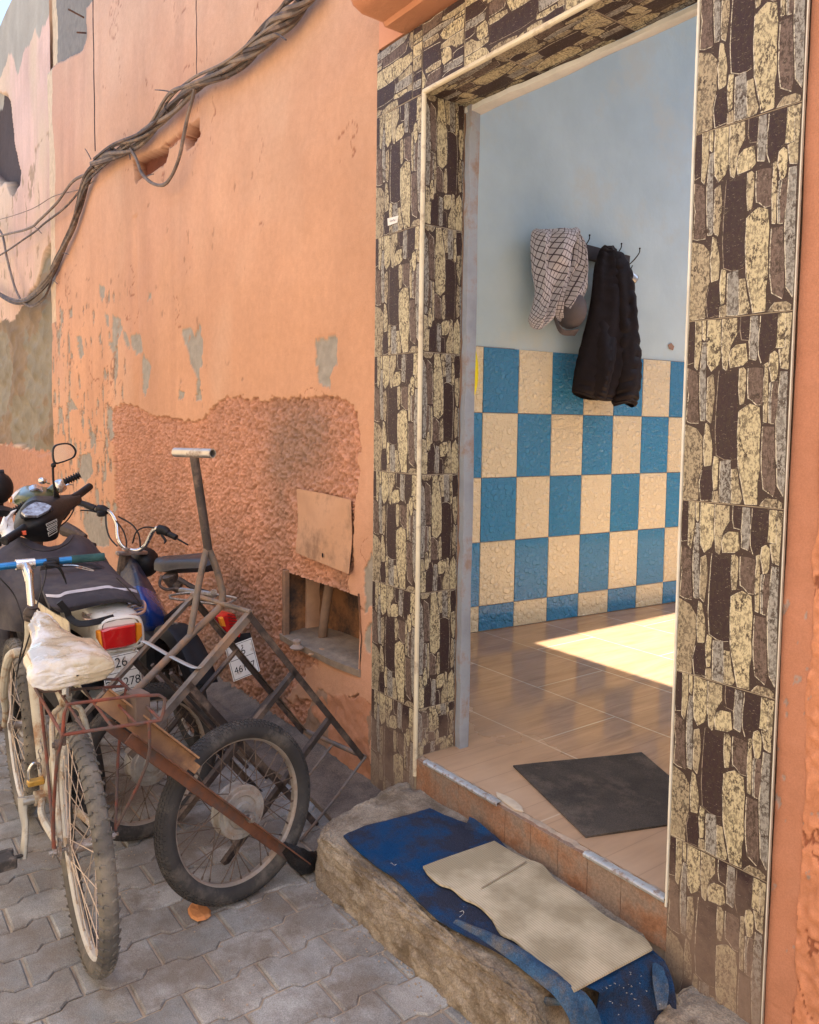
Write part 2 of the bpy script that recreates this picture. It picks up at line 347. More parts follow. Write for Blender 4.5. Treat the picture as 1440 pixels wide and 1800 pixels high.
        # exposed cement recess near the top
        rc2 = sp(Wp([(52, -40), (58, 30), (66, 70), (74, 128), (82, 128), (100, 112), (140, 88), (150, 70), (149, 12), (162, 0), (165, -40)]), .02, 8)
        peel(rc2, (.23, .20, .175), .05)
        hl = sp(Wp([(233, 280), (262, 268), (290, 255), (294, 268), (288, 285), (262, 303), (236, 320)]), .01, 20); peel(hl, (.15, .05, .03), .08)
        hl = sp(Wp([(328, 222), (347, 208), (349, 238), (340, 252), (325, 262), (320, 240)]), .01, 20); peel(hl, (.17, .06, .035), .08)
        hl = sp(Wp([(285, 252), (318, 230), (322, 238), (290, 262)]), .008, 25); peel(hl, (.30, .13, .08), .02)
        # edge against the neighbour: worn cream rim
        e = (X < -7.84+.09*fbm(Z*4, Z*0, 3, 5)) & (Z > 2.4); peel(e, (.62, .46, .31), .004)
    elif mode == 'left':
        base = np.array([.62, .42, .30])*(1-up)+np.array([.66, .43, .35])*up
        col = base*(.84+.3*big)*(.86+.28*mid)*(.9+.2*strk)
        yl = np.clip((fbm(X*1.5, Z*.6, 4, 19)-.5)*5, 0, 1)[..., None]; col = col*(1-.5*yl)+np.array([.66, .50, .32])*.5*yl
        zt = Wp([(60, 560)])[0][1]; zb = Wp([(60, 790)])[0][1]
        ear = sp([(-20, zb), (-20, zt+.3), (-12, zt+.1), (-9.6, zt+.15), (-8.8, zt+.35), (-8.4, zt+.6), (-7.4, zt+.7), (-7.4, zb)], .12, 1.2)
        e1 = fbm(X*1.1, Z*2.6, 5, 21); e2 = fbm(X*5, Z*9, 4, 22)
        yo = np.where(ear, yo+.03+.14*(e1-.5)+.06*(e2-.5), yo)
        ec = np.array([.27, .195, .125])*(.5+.9*e1[..., None])*(.7+.6*e2[..., None]); gm = (e1 > .50)[..., None]; ec = np.where(gm, np.array([.25, .215, .155])*(.75+.5*e2[..., None]), ec)
        col = np.where(ear[..., None], ec, col)
        low = (Z < zb+.1*(mid[..., 0]-.5)); lr = fbm(X*45, Z*45, 3, 33)
        col = np.where(low[..., None], np.array([.50, .25, .155])*(.7+.5*lr[..., None])*(.8+.4*big), col); yo = np.where(low, yo-.012*(lr-.5)+.004, yo)
        sk = fbm(X*10, Z*5, 5, 58); peel((sk > .68) & (~ear) & (~low) & (Z < 4.2), (.40, .27, .18), .004)
        peel(sp(Wp([(-30, 150), (6, 165), (11, 178), (16, 215), (22, 262), (31, 300), (30, 322), (24, 328), (13, 344), (6, 318), (-8, 322), (-30, 300)]), .03, 6), (.075, .05, .045), .12)
        tp = Z > 5.35+.35*(fbm(X*1.5, Z*0+1, 4, 3)-.5)*2-.0*X; col = np.where(tp[..., None], np.array([.38, .33, .27])*(.8+.4*mid), col)
        yo += .03
    elif mode == 'right':
        rr = (X > -.868+.012*(fbm(Z*9, Z*0, 3, 4)-.5)*2)
        b1 = fbm(X*60, Z*45, 4, 41); crk = np.abs(fbm(X*14, Z*7, 4, 47)-.5) < .012; crk &= fbm(X*5, Z*4, 2, 8) > .42
        lowm = np.clip((1.95-Z)*1.4, .15, 1)
        yo = np.where(rr, yo-(b1-.5)*.014*lowm, yo+.004+(fbm(X*10, Z*14, 3, 66)-.5)*.003)
        col = np.where(rr[..., None], np.array([.58, .245, .13])*(.8+.35*mid)*(.75+.5*b1[..., None]), np.array([.47, .21, .125])*(.85+.3*mid))
        col = np.where((crk & rr)[..., None], np.array([.30, .11, .06]), col); yo[crk & rr] += .004
        sk = fbm(X*60, Z*34, 5, 59); peel((sk > .74) & (Z < 1.3) & (Z > .3), (.36, .27, .23), .002)
    Y = yb+yo; co = np.stack([X, Y, Z], -1).reshape(-1, 3); nx, nz = X.shape
    I = np.arange(nx*nz).reshape(nx, nz); q = np.stack([I[:-1, :-1], I[1:, :-1], I[1:, 1:], I[:-1, 1:]], -1).reshape(-1, 4)
    xc = .25*(X[:-1, :-1]+X[1:, :-1]+X[1:, 1:]+X[:-1, 1:]).ravel(); zc = .25*(Z[:-1, :-1]+Z[1:, :-1]+Z[1:, 1:]+Z[:-1, 1:]).ravel(); keep = np.ones(len(q), bool)
    for (a, b, c, d) in holes: keep &= ~((xc > a) & (xc < b) & (zc > c) & (zc < d))
    return npmesh(name, co, q[keep], WALLM, parent, np.clip(col, .01, .9).reshape(-1, 3))
bld = thing('house', 'orange plastered house with stone-tiled doorway and blue and cream tiled room', 'house', (-2.6, 0, 0))
NX0, NX1, NZ0, NZ1 = -3.355, -2.70, .475, .80
build_facade('facade_wall', bld, -8.0, -2.6, -.05, 6.3, .006, 'main', .0042, 1.5, holes=((NX0, NX1, NZ0, NZ1),))
build_facade('facade_wall', bld, -.935, -.55, -.05, 6.3, .006, 'right', .008, 1., zsplit=(2.9, .006, .02))
nb = thing('neighbouring_house', 'pale pink crumbling house at the far left with bare earth patch', 'house', (-9, 0, 0))
build_facade('facade_wall', nb, -17, -8.0, -.05, 6.0, .006, 'left', .005, 1.3, zsplit=(0, .02, .02))
wb = MB(); wb.box((-12.5, .4, 3), (9.0, .3, 5.96)); wb.build('wall_core', M('core_plaster', (.6, .38, .26), rough=.95), nb)
# solid wall bodies behind the skins (thickness .25), with door opening
cb = MB(); core = M('core_plaster', (.6, .38, .26))
cb.box((-5.68, .171, 3.1), (4.66, .102, 6.4)); cb.build('wall_core', core, bld)
c2b = MB(); c2b.box((-2.96+.0, .135, 3.6), (.76, .170, 5.4)); c2b.box((-2.4475, .13, 3.6), (.28, .178, 5.4)); c2b.box((-3.02, .135, .2), (.66, .170, .5)); c2b.box((-2.5, .131, .45), (.387, .174, .92)); c2b.build('wall_core', core, bld)
c3 = MB(); c3.box((.4, .134, 3.1), (3.2, .168, 6.4)); c3.box((1.0, .05, 3.1), (3.1, .06, 6.4)); c3.build('wall_core', core, bld)
c4 = MB(); c4.box((-1.75, .12, 4.6), (1.1, .196, 3.45)); c4.build('wall_core', core, bld)
up_ = MB(); up_.box((-1.765, .015, 4.62), (1.67, .02, 3.4)); up_.build('facade_wall', M('orange_plain', (.66, .32, .19), (.6, .28, .16), .93, ns=4, bump=.002, bs=30), bld)
# opposite side of the alley (behind the camera) : lit by the sun, bounces warm light
ow = MB(); ow.box((-4, -3.45, 2.2), (24, .4, 4.5)); tag(ow.build('opposite_wall', M('opp', (.64, .54, .42), (.56, .47, .36), .95, ns=2, bump=.004, bs=20)), kind='structure')

# --- canopy ledge over the door
cn = MB(); prof = [(.01, 2.915), (-.075, 2.918), (-.085, 2.935), (-.175, 2.94), (-.215, 2.955), (-.235, 2.99), (-.24, 3.12), (.01, 3.16)]
st = []
for x, s_ in ((-2.47, .35), (-2.465, .8), (-2.45, .96), (-2.43, 1.0), (-1.8, 1), (-.85, 1)):
    st.append([V(x+.002*math.sin(i*3+x*9), y*s_ if y < 0 else y, 3.03+(z-3.03)*(s_ if s_ > .9 else s_*1.02)+.004*math.sin(x*7+i)) for i, (y, z) in enumerate(prof)])
for i in range(len(st)-1):
    pass
vs = [p for r in st for p in r]; m_ = len(prof); cn.add(vs, [(i*m_+j, (i+1)*m_+j, (i+1)*m_+(j+1) % m_, i*m_+(j+1) % m_) for i in range(len(st)-1) for j in range(m_)]+[tuple(range(m_))])
cn.build('canopy_ledge', M('orange_ledge', (.60, .27, .14), (.52, .22, .115), .9, ns=6, bump=.004, bs=22), bld, flatang=50)
# --- stone-look printed tiles around the door ------------------------
def homog(src, dst):
    A = []; b = []
    for (x, y), (u, v) in zip(src, dst):
        A += [[x, y, 1, 0, 0, 0, -u*x, -u*y], [0, 0, 0, x, y, 1, -v*x, -v*y]]; b += [u, v]
    h = np.linalg.solve(np.array(A, float), np.array(b, float)); return np.append(h, 1).reshape(3, 3)
HT = homog([(172, 350), (1000, 82), (903, 1655), (118, 1745)], [(0, 1), (1, 1), (1, 0), (0, 0)])
def tuv(p): q = HT@np.array([p[0], p[1], 1.]); return q[:2]/q[2]
Cc = (.56, .475, .29); Mm = (.38, .31, .20); Dk = (.042, .023, .024); Bn = (.16, .112, .088); Gy = (.32, .30, .26); Cm = (.47, .395, .25)
PIECES = [(Dk, [(175, 352), (218, 338), (220, 500), (213, 660), (165, 690), (165, 500)]), (Cm, [(228, 335), (272, 322), (268, 560), (240, 715), (220, 690), (224, 500)]), (Cc, [(284, 320), (308, 312), (300, 470), (286, 455)]),
 (Gy, [(285, 490), (308, 482), (303, 700), (300, 1095), (265, 1102), (256, 900), (262, 740), (272, 600)]), (Cc, [(325, 308), (425, 280), (422, 560), (400, 640), (350, 705), (320, 650), (320, 500)]),
 (Cm, [(440, 275), (553, 238), (550, 370), (500, 470), (470, 665), (440, 655), (434, 500)]), (Dk, [(585, 227), (653, 207), (650, 300), (643, 393), (592, 397), (584, 330)]),
 (Cc, [(548, 452), (622, 430), (630, 560), (600, 598), (500, 640), (492, 560), (512, 500)]), (Gy, [(667, 205), (722, 188), (718, 380), (703, 538), (652, 540), (652, 400)]),
 (Dk, [(745, 182), (880, 137), (860, 400), (800, 470), (745, 550), (722, 490), (730, 330)]), (Cc, [(890, 132), (935, 118), (925, 388), (865, 403), (875, 250)]), (Cm, [(944, 115), (993, 100), (960, 400), (953, 555), (900, 555), (887, 410), (932, 395)]),
 (Cc, [(817, 470), (850, 442), (876, 460), (868, 620), (853, 668), (822, 678), (808, 560)]), (Bn, [(165, 722), (235, 737), (243, 850), (238, 1000), (248, 1128), (180, 1138), (152, 1128), (170, 930), (160, 850)]),
 (Mm, [(322, 760), (363, 722), (373, 850), (358, 1000), (343, 1108), (312, 1088), (314, 900)]), (Dk, [(410, 690), (440, 682), (480, 702), (530, 682), (555, 702), (548, 960), (540, 1340), (500, 1358), (440, 1368), (383, 1348), (377, 1150), (398, 850)]),
 (Cm, [(572, 640), (600, 622), (622, 642), (612, 800), (598, 900), (572, 915), (564, 780)]), (Bn, [(642, 620), (700, 602), (752, 602), (750, 800), (743, 878), (700, 888), (662, 856), (637, 848), (637, 720)]),
 (Cm, [(772, 560), (797, 542), (790, 800), (778, 1008), (752, 1008), (758, 800)]), (Gy, [(808, 700), (820, 690), (808, 1010), (795, 1010), (800, 850)]), (Bn, [(832, 690), (873, 672), (863, 850), (838, 1008), (814, 1008), (817, 850)]),
 (Cc, [(562, 980), (650, 893), (722, 912), (730, 1050), (717, 1200), (713, 1400), (698, 1500), (692, 1658), (602, 1673), (582, 1560), (556, 1400), (550, 1150)]), (Bn, [(748, 1050), (832, 1040), (838, 1200), (836, 1500), (823, 1566), (745, 1528), (735, 1400), (738, 1200)]),
 (Gy, [(895, 590), (946, 582), (933, 900), (913, 1400), (903, 1556), (855, 1480), (850, 1200), (853, 1000), (872, 800)]), (Mm, [(148, 1162), (230, 1178), (276, 1240), (272, 1450), (247, 1550), (238, 1718), (125, 1735), (135, 1400)]),
 (Cm, [(302, 1122), (328, 1132), (351, 1300), (341, 1428), (292, 1448), (286, 1300)]), (Dk, [(272, 1490), (350, 1467), (345, 1698), (264, 1713), (252, 1580)]), (Cc, [(368, 1362), (398, 1372), (388, 1598), (362, 1618), (356, 1480)]),
 (Gy, [(418, 1386), (493, 1362), (488, 1690), (408, 1698), (410, 1500)]), (Cm, [(502, 1432), (543, 1422), (553, 1530), (577, 1638), (562, 1678), (497, 1688)]), (Mm, [(772, 1602), (850, 1592), (888, 1612), (883, 1648), (720, 1664), (744, 1627)]), (Mm, [(357, 1632), (393, 1622), (398, 1698), (352, 1703)])]
PIECES = [(c, [tuv(p) for p in P]) for c, P in PIECES]
def clip_poly(P, u1):
    o = []
    for i in range(len(P)):
        a, b = P[i-1], P[i]
        if (a[0] <= u1) != (b[0] <= u1): t = (u1-a[0])/(b[0]-a[0]); o.append(np.array([u1, a[1]+t*(b[1]-a[1])]))
        if b[0] <= u1: o.append(b)
    return o
TILEM = bpy.data.materials.new('stone_print_tile'); TILEM.use_nodes = True
def tile_material():
    t = TILEM.node_tree; N = t.nodes; L = t.links; b = N['Principled BSDF']; tc = N.new('ShaderNodeTexCoord'); at = N.new('ShaderNodeAttribute'); at.attribute_name = 'Col'
    def noi(sc, d, r, st=(1, 1, 1)):
        mp = N.new('ShaderNodeMapping'); mp.inputs['Scale'].default_value = st; L.new(tc.outputs['Object'], mp.inputs[0]); n = N.new('ShaderNodeTexNoise'); n.inputs['Scale'].default_value = sc; n.inputs['Detail'].default_value = d; n.inputs['Roughness'].default_value = r; L.new(mp.outputs[0], n.inputs['Vector']); return n
    n1 = noi(170, 5, .75, (1, 1, .6)); r1 = N.new('ShaderNodeValToRGB'); r1.color_ramp.elements[0].position = .455; r1.color_ramp.elements[1].position = .53; L.new(n1.outputs['Fac'], r1.inputs[0])
    n2 = noi(22, 4, .6); r2 = N.new('ShaderNodeValToRGB'); r2.color_ramp.elements[0].position = .38; r2.color_ramp.elements[1].position = .62; L.new(n2.outputs['Fac'], r2.inputs[0])
    # speckle strength = r2 ; dark speckles on light stones, pale scratches on dark ones
    mul = N.new('ShaderNodeMath'); mul.operation = 'MULTIPLY'; inv = N.new('ShaderNodeMath'); inv.operation = 'SUBTRACT'; inv.inputs[0].default_value = 1; L.new(r1.outputs[0], inv.inputs[1])
    ad = N.new('ShaderNodeMath'); ad.operation = 'MULTIPLY_ADD'; L.new(r2.outputs[0], ad.inputs[0]); ad.inputs[1].default_value = .52; ad.inputs[2].default_value = .46
    L.new(inv.outputs[0], mul.inputs[0]); L.new(ad.outputs[0], mul.inputs[1])
    mx = N.new('ShaderNodeMix'); mx.data_type = 'RGBA'; L.new(mul.outputs[0], mx.inputs[0]); L.new(at.outputs['Color'], mx.inputs[6]); mx.inputs[7].default_value = (.055, .036, .026, 1)
    n3 = noi(190, 3, .8, (.6, .6, 1.6)); r3 = N.new('ShaderNodeValToRGB'); r3.color_ramp.elements[0].position = .63; r3.color_ramp.elements[1].position = .68; r3.color_ramp.elements[1].color = (.45, .45, .45, 1); L.new(n3.outputs['Fac'], r3.inputs[0])
    m2 = N.new('ShaderNodeMix'); m2.data_type = 'RGBA'; L.new(r3.outputs[0], m2.inputs[0]); L.new(mx.outputs[2], m2.inputs[6]); m2.inputs[7].default_value = (.50, .42, .30, 1)
    # ground-in dust near the pavement (z low)
    sx = N.new('ShaderNodeSeparateXYZ'); L.new(tc.outputs['Object'], sx.inputs[0]); ds = noi(7, 5, .7); ma = N.new('ShaderNodeMath'); ma.operation = 'MULTIPLY_ADD'; L.new(ds.outputs['Fac'], ma.inputs[0]); ma.inputs[1].default_value = .7; ma.inputs[2].default_value = 0
    sb = N.new('ShaderNodeMath'); sb.operation = 'SUBTRACT'; L.new(ma.outputs[0], sb.inputs[0]); L.new(sx.outputs['Z'], sb.inputs[1]); r4 = N.new('ShaderNodeMapRange'); r4.inputs[1].default_value = -.12; r4.inputs[2].default_value = .22; r4.inputs[4].default_value = .72; L.new(sb.outputs[0], r4.inputs[0])
    m3 = N.new('ShaderNodeMix'); m3.data_type = 'RGBA'; L.new(r4.outputs[0], m3.inputs[0]); L.new(m2.outputs[2], m3.inputs[6]); m3.inputs[7].default_value = (.25, .175, .13, 1)
    L.new(m3.outputs[2], b.inputs['Base Color'])
    b.inputs['Specular IOR Level'].default_value = .25; rr = N.new('ShaderNodeMapRange'); L.new(n2.outputs['Fac'], rr.inputs[0]); rr.inputs[3].default_value = .42; rr.inputs[4].default_value = .7; L.new(rr.outputs[0], b.inputs['Roughness'])
    bp = N.new('ShaderNodeBump'); bp.inputs['Distance'].default_value = .0012; bp.inputs['Strength'].default_value = .6; L.new(n1.outputs['Fac'], bp.inputs['Height']); L.new(bp.outputs[0], b.inputs['Normal'])
tile_material()
def add_tile(mb, o, eu, ev, nn, w, h, flip=False, umax=1., rnd=None, vmin=0.):
    """o corner, eu/ev unit directions, nn outward normal"""
    P3 = lambda u, v, d: np.array(o)+eu*(u*w)+ev*(v*h)+nn*d
    g_ = .0012
    mb.add([P3(g_/w, g_/h+vmin, 0), P3(umax-g_/w, g_/h+vmin, 0), P3(umax-g_/w, 1-g_/h, 0), P3(g_/w, 1-g_/h, 0)], [(0, 1, 2, 3)], (.055, .034, .028))
    rr = random.Random(hash(str(np.round(o, 3))) & 0xffff)
    for c, P in PIECES:
        Q = [np.array([min(max(p[0], .004), .996), min(max(p[1], .003), .997)]) for p in P]
        # subdivide + tiny wobble for irregular printed edges
        R_ = []
        for i in range(len(Q)):
            a, b = Q[i], Q[(i+1) % len(Q)]; L_ = math.hypot((b-a)[0]*w, (b-a)[1]*h); k = max(1, int(L_/.016))
            for j in range(k): R_.append(a+(b-a)*j/k)
        rs = random.Random(int(Q[0][0]*9973+Q[0][1]*7919)); R_ = [p+np.array([rs.uniform(-.0008, .0008)/w, rs.uniform(-.001, .001)/h]) for p in R_]
        if flip: R_ = [np.array([1-p[0], 1-p[1]]) for p in R_]
        if umax < 1: R_ = clip_poly(R_, umax-.004)
        if vmin > 0: R_ = [q[::-1] for q in clip_poly([np.array([-p[1], p[0]]) for p in R_], -vmin)]; R_ = [np.array([p[0], -p[1]]) for p in R_]
        if len(R_) < 3: continue
        area = sum(R_[i-1][0]*R_[i][1]-R_[i][0]*R_[i-1][1] for i in range(len(R_)))
        if area < 0: R_ = R_[::-1]
        ct = sum(R_)/len(R_); k_ = rr.uniform(.93, 1.05)
        def shr(d, sx, sy):
            o_ = []
            for p in R_:
                v = (p-ct)*np.array([w, h]); l = np.linalg.norm(v)+1e-9; sgn = v/l
                q = p+np.array([(sgn[0]*d+sx)/w, (sgn[1]*d+sy)/h]); o_.append(np.array([min(max(q[0], .0042), umax-.0042), min(max(q[1], .003+vmin), .997)]))
            return o_
        lum = sum(c)/3; n = len(R_)
        dx = -.0016 if not flip else .0016
        pale = (.66, .59, .45) if lum > .1 or rr.random() < .7 else (.3, .24, .18)
        mb.add([P3(*q, .0003) for q in shr(.0012, dx, -.0009*(1 if not flip else -1))], [tuple(range(n))], pale)
        mb.add([P3(*q, .0006) for q in shr(.0006, .0003, 0)], [tuple(range(n))], tuple(v*k_ for v in c))
EX, EY, EZ = V(1, 0, 0), V(0, 1, 0), V(0, 0, 1)
SEAM = [2.665, 2.214, 1.765, 1.322, .885, .45, .012]
GROUT = M('tile_grout', (.42, .35, .26), (.3, .24, .18), .9, ns=30)
sur = MB(); sur.add([(0, 0, 0)]*3, [])   # separate parts below
sur = MB()
for a, b in zip(SEAM[1:], SEAM[:-1]): add_tile(sur, V(-2.598, -.003, a), EX, EZ, -EY, .294, b-a)
sur.build('tiled_pilaster', TILEM, bld, smooth=False)
sur = MB()
for a, b in zip(SEAM[1:], SEAM[:-1]): add_tile(sur, V(-1.2, -.003, a), EX, EZ, -EY, .264, b-a)
add_tile(sur, V(-1.2, -.003, 2.667), EX, EZ, -EY, .264, .45)
sur.build('tiled_pilaster', TILEM, bld, smooth=False)
sur = MB(); xe = -2.598
for i, (xa, xb) in enumerate([(-2.598, -2.37), (-2.368, -2.315), (-2.313, -2.085), (-2.083, -1.64), (-1.638, -1.202)]):
    full = .45
    add_tile(sur, V(xb-.45, -.003, 2.905), -EZ, EX, -EY, .30, .45, flip=i in (0, 3), umax=.238/.30, vmin=max(0., 1-(xb-xa)/.45))
sur.build('tiled_lintel', TILEM, bld, smooth=False)
sur = MB()
for i in range(3): add_tile(sur, V(-2.296+.366*i, .0, 2.662), EY, EX, -EZ, .25, .362, umax=.88, flip=i % 2 == 0)
sur.build('tiled_soffit', TILEM, bld, smooth=False)
sur = MB()
for a, b in zip(SEAM[1:], SEAM[:-1]):
    if a < .2: continue
    add_tile(sur, V(-2.297, .002, a), EY, EZ, EX, .215, b-a, flip=True, umax=.178/.215)
add_tile(sur, V(-2.297, .002, .272), EY, EZ, EX, .215, .45-.272, flip=True, umax=.178/.215)
sur.build('tiled_reveal', TILEM, bld, smooth=False)
gb = MB(); gb.box((-2.4495, .001, 1.45), (.301, .005, 2.91)); gb.box((-1.068, .001, 1.57), (.270, .005, 3.14)); gb.box((-1.75, .001, 2.785), (1.09, .005, .238))
gb.box((-2.3, .09, 1.46), (.004, .178, 2.4)); gb.box((-1.75, .11, 2.6655), (1.09, .22, .005)); gb.build('tile_grout', GROUT, bld, smooth=False)
# beige edge trims
TRIM = M('cream_trim', (.74, .66, .48), (.62, .53, .37), .35, ns=5, dirt=(.40, .31, .22), da=.25, ds=12)
t1 = MB(); t1.tube([(-2.3, -.004, .2), (-2.299, -.004, 1.0), (-2.3005, -.004, 1.9), (-2.299, -.004, 2.668)], .0085, 10, 3); t1.build('corner_trim', TRIM, bld)
t1 = MB(); t1.tube([(-2.3, -.004, 2.668), (-1.8, -.005, 2.667), (-1.19, -.004, 2.668)], .0095, 10, 3); t1.build('corner_trim', TRIM, bld)
t1 = MB(); t1.box((-1.2035, -.001, 1.46), (.005, .012, 2.41)); t1.box((-.9345, -.0005, 1.57), (.0018, .006, 3.13)); t1.build('corner_trim', M('cream_edge', (.78, .74, .62), (.6, .54, .42), .5, ns=9), bld)
# plaster strip at inner edge of the reveal + jagged mortar, right jamb body
pl = MB(); PLB = M('blue_grey_plaster', (.36, .40, .45), (.27, .29, .33), .85, ns=6, bump=.003, bs=25, dirt=(.30, .22, .18), da=.3, ds=6)
rows = []
for z in np.linspace(.27, 2.66, 60):
    e = .183+(.006*(random.random()-.5)-.02*max(0, random.random()-.8)*5*(.8 < z < 1.5))*(-1); rows.append([V(-2.2945+random.uniform(-.0006, .001), e, z), V(-2.2925, .205, z), V(-2.293+.002*math.sin(z*9), .223, z)])
pl.surf(rows, 1, 3, .03); pl.build('reveal_plaster', PLB, bld)
wp = MB(); wp.surf([[V(x, .180+.036*min(1, (x+2.3)/.7)+random.uniform(-.006, .006), 2.6585), V(x, .224+random.uniform(-.002, .002), 2.656), V(x, .236, 2.66+.004*math.sin(x*14))] for x in np.linspace(-2.3, -1.2, 24)], 2, 3, .02)
wp.build('lintel_plaster', M('white_plaster', (.74, .73, .68), (.6, .6, .57), .9, ns=9, bump=.002, bs=60), bld)
# small peeling label on the left pilaster
q = [ony(x, y, -.006) for x, y in ((681, 384), (700, 379), (699, 391), (682, 397))]; lb = MB(); lb.surf([[q[0], q[1]], [q[3], q[2]]], 6, 6, .0006, amp=.001, fs_=3)
tag(lb.build('paper_label', M('label_paper', (.8, .78, .72), (.7, .67, .6), .7, ns=40)), 'small torn white paper label stuck on the left tiled pilaster', 'label')
sq = MB(); e1 = (q[1]-q[0])/np.linalg.norm(q[1]-q[0]); e2 = (q[0]-q[3])/np.linalg.norm(q[0]-q[3]); c_ = sum(q)/4+V(0, -.0022, 0)
sq.tube([c_+e1*(-.018+.036*i/12)+e2*(.003*math.sin(i*2.2)+.002*math.sin(i*5)) for i in range(13)], .0007, 4); sq.build('handwriting', M('ink', (.35, .25, .25)), bpy.data.objects['paper_label'])

# --- interior room ---------------------------------------------------
A0 = onz(845, 1110, .27); B0 = onz(1188, 1058, .27); TI = (B0-A0)/np.linalg.norm(B0-A0); NI = V(TI[1], -TI[0], 0)
iw = MB(); s0, s1 = -1.2, 7.4
q0 = A0+TI*s0; q1 = A0+TI*s1
nn_ = 60; rows = [[(q0+(q1-q0)*i/nn_)*V(1, 1, 0)+V(0, 0, z) for z in np.linspace(1.95, 4.7, 24)] for i in range(nn_+1)]
iw.surf(rows, 1, 1, .12, fn=lambda u, v: (fbm(u*26, v*7, 4, 9)-.5)*.014)
BLUEW = M('pale_blue_limewash', (.56, .73, .81), (.47, .63, .71), .8, ns=1.6, bump=.004, bs=12, dirt=(.55, .66, .68), da=.3, ds=1.3)
iw.build('inner_wall', BLUEW, bld)
wn = MB(); cw, ch = .2655, .3850; ztop = 1.966
for i in range(-4, 27):
    for r in range(5):
        za = max(ztop-ch*(r+1), .272); zb_ = ztop-ch*r; t0_ = -.02+cw*i; blue = (i+r) % 2 == 0
        c = (.04, .26, .52) if blue else (.80, .73, .52); k = random.uniform(.93, 1.05)
        P = lambda t, z, d: (A0+TI*t+NI*d)*V(1, 1, 0)+V(0, 0, z)
        g_ = .0016; b_ = .003
        vs = [P(t0_+g_, za+g_, 0), P(t0_+cw-g_, za+g_, 0), P(t0_+cw-g_, zb_-g_, 0), P(t0_+g_, zb_-g_, 0), P(t0_+b_, za+b_, .006), P(t0_+cw-b_, za+b_, .006), P(t0_+cw-b_, zb_-b_, .006), P(t0_+b_, zb_-b_, .006)]
        wn.add(vs, [(4, 5, 6, 7), (0, 1, 5, 4), (1, 2, 6, 5), (2, 3, 7, 6), (3, 0, 4, 7)], tuple(v*k for v in c))
bt = bpy.data.materials.new('bubble_glaze'); bt.use_nodes = True; t = bt.node_tree; N = t.nodes; L = t.links; b = N['Principled BSDF']
at = N.new('ShaderNodeAttribute'); at.attribute_name = 'Col'; tc = N.new('ShaderNodeTexCoord'); L.new(at.outputs['Color'], b.inputs['Base Color']); b.inputs['Roughness'].default_value = .16; b.inputs['Coat Weight'].default_value = .3
h = None
for sc_, wgt in ((22, 1.), (48, .6), (95, .4)):
    vo = N.new('ShaderNodeTexVoronoi'); vo.inputs['Scale'].default_value = sc_; L.new(tc.outputs['Object'], vo.inputs['Vector']); mr = N.new('ShaderNodeMapRange'); mr.interpolation_type = 'SMOOTHSTEP'; mr.inputs[1].default_value = .48; mr.inputs[2].default_value = .30; mr.inputs[4].default_value = wgt
    L.new(vo.outputs['Distance'], mr.inputs[0])
    if h is None: h = mr.outputs[0]
    else: a_ = N.new('ShaderNodeMath'); a_.operation = 'MAXIMUM'; L.new(h, a_.inputs[0]); L.new(mr.outputs[0], a_.inputs[1]); h = a_.outputs[0]
bp = N.new('ShaderNodeBump'); bp.inputs['Distance'].default_value = .007; bp.inputs['Strength'].default_value = 1.; L.new(h, bp.inputs['Height']); L.new(bp.outputs[0], b.inputs['Normal'])
wn.build('tiled_wainscot', bt, bld, smooth=False)
wg = MB(); wc = (A0+TI*3.05-NI*.02)*V(1, 1, 0)+V(0, 0, 1.118); wg.box(wc, (8.4, .042, 1.70), (TI, NI, EZ)); wg.build('wainscot_grout', M('grout_grey', (.38, .36, .32), (.28, .26, .24), .9, ns=20), bld)
# floor of the room : sheet from threshold inwards
fl = MB(); fl.box((-2.0, 4.31, .22), (4.6, 8.56, .1)); 
fm = bpy.data.materials.new('wood_look_tile'); fm.use_nodes = True; t = fm.node_tree; N = t.nodes; L = t.links; b = N['Principled BSDF']; tc = N.new('ShaderNodeTexCoord')
geo = N.new('ShaderNodeNewGeometry'); mp = N.new('ShaderNodeMapping'); mp.vector_type = 'POINT'; L.new(geo.outputs['Position'], mp.inputs[0]); mp.inputs['Location'].default_value = (2.15+.92*4, -.95+.465*4, 0)
br = N.new('ShaderNodeTexBrick'); L.new(mp.outputs[0], br.inputs['Vector']); br.offset = .5; br.inputs['Scale'].default_value = 1; br.inputs['Brick Width'].default_value = .92; br.inputs['Row Height'].default_value = .465; br.inputs['Mortar Size'].default_value = .0035; br.inputs['Mortar Smooth'].default_value = .1
br.inputs['Color1'].default_value = (.43, .26, .145, 1); br.inputs['Color2'].default_value = (.38, .225, .125, 1); br.inputs['Mortar'].default_value = (.60, .48, .34, 1)
m1 = N.new('ShaderNodeMapping'); L.new(geo.outputs['Position'], m1.inputs[0]); m1.inputs['Rotation'].default_value = (0, 0, .06); m1.inputs['Scale'].default_value = (9, 1.3, 1)
n1 = N.new('ShaderNodeTexNoise'); n1.inputs['Scale'].default_value = 2.2; n1.inputs['Detail'].default_value = 8; n1.inputs['Roughness'].default_value = .62; n1.inputs['Distortion'].default_value = .6; L.new(m1.outputs[0], n1.inputs['Vector'])
r1 = N.new('ShaderNodeValToRGB'); r1.color_ramp.elements[0].position = .34; r1.color_ramp.elements[0].color = (.82, .80, .78, 1); r1.color_ramp.elements[1].position = .66; r1.color_ramp.elements[1].color = (1.18, 1.17, 1.16, 1); L.new(n1.outputs['Fac'], r1.inputs[0])
mx = N.new('ShaderNodeMix'); mx.data_type = 'RGBA'; mx.blend_type = 'MULTIPLY'; mx.inputs[0].default_value = 1; L.new(br.outputs['Color'], mx.inputs[6]); L.new(r1.outputs[0], mx.inputs[7])
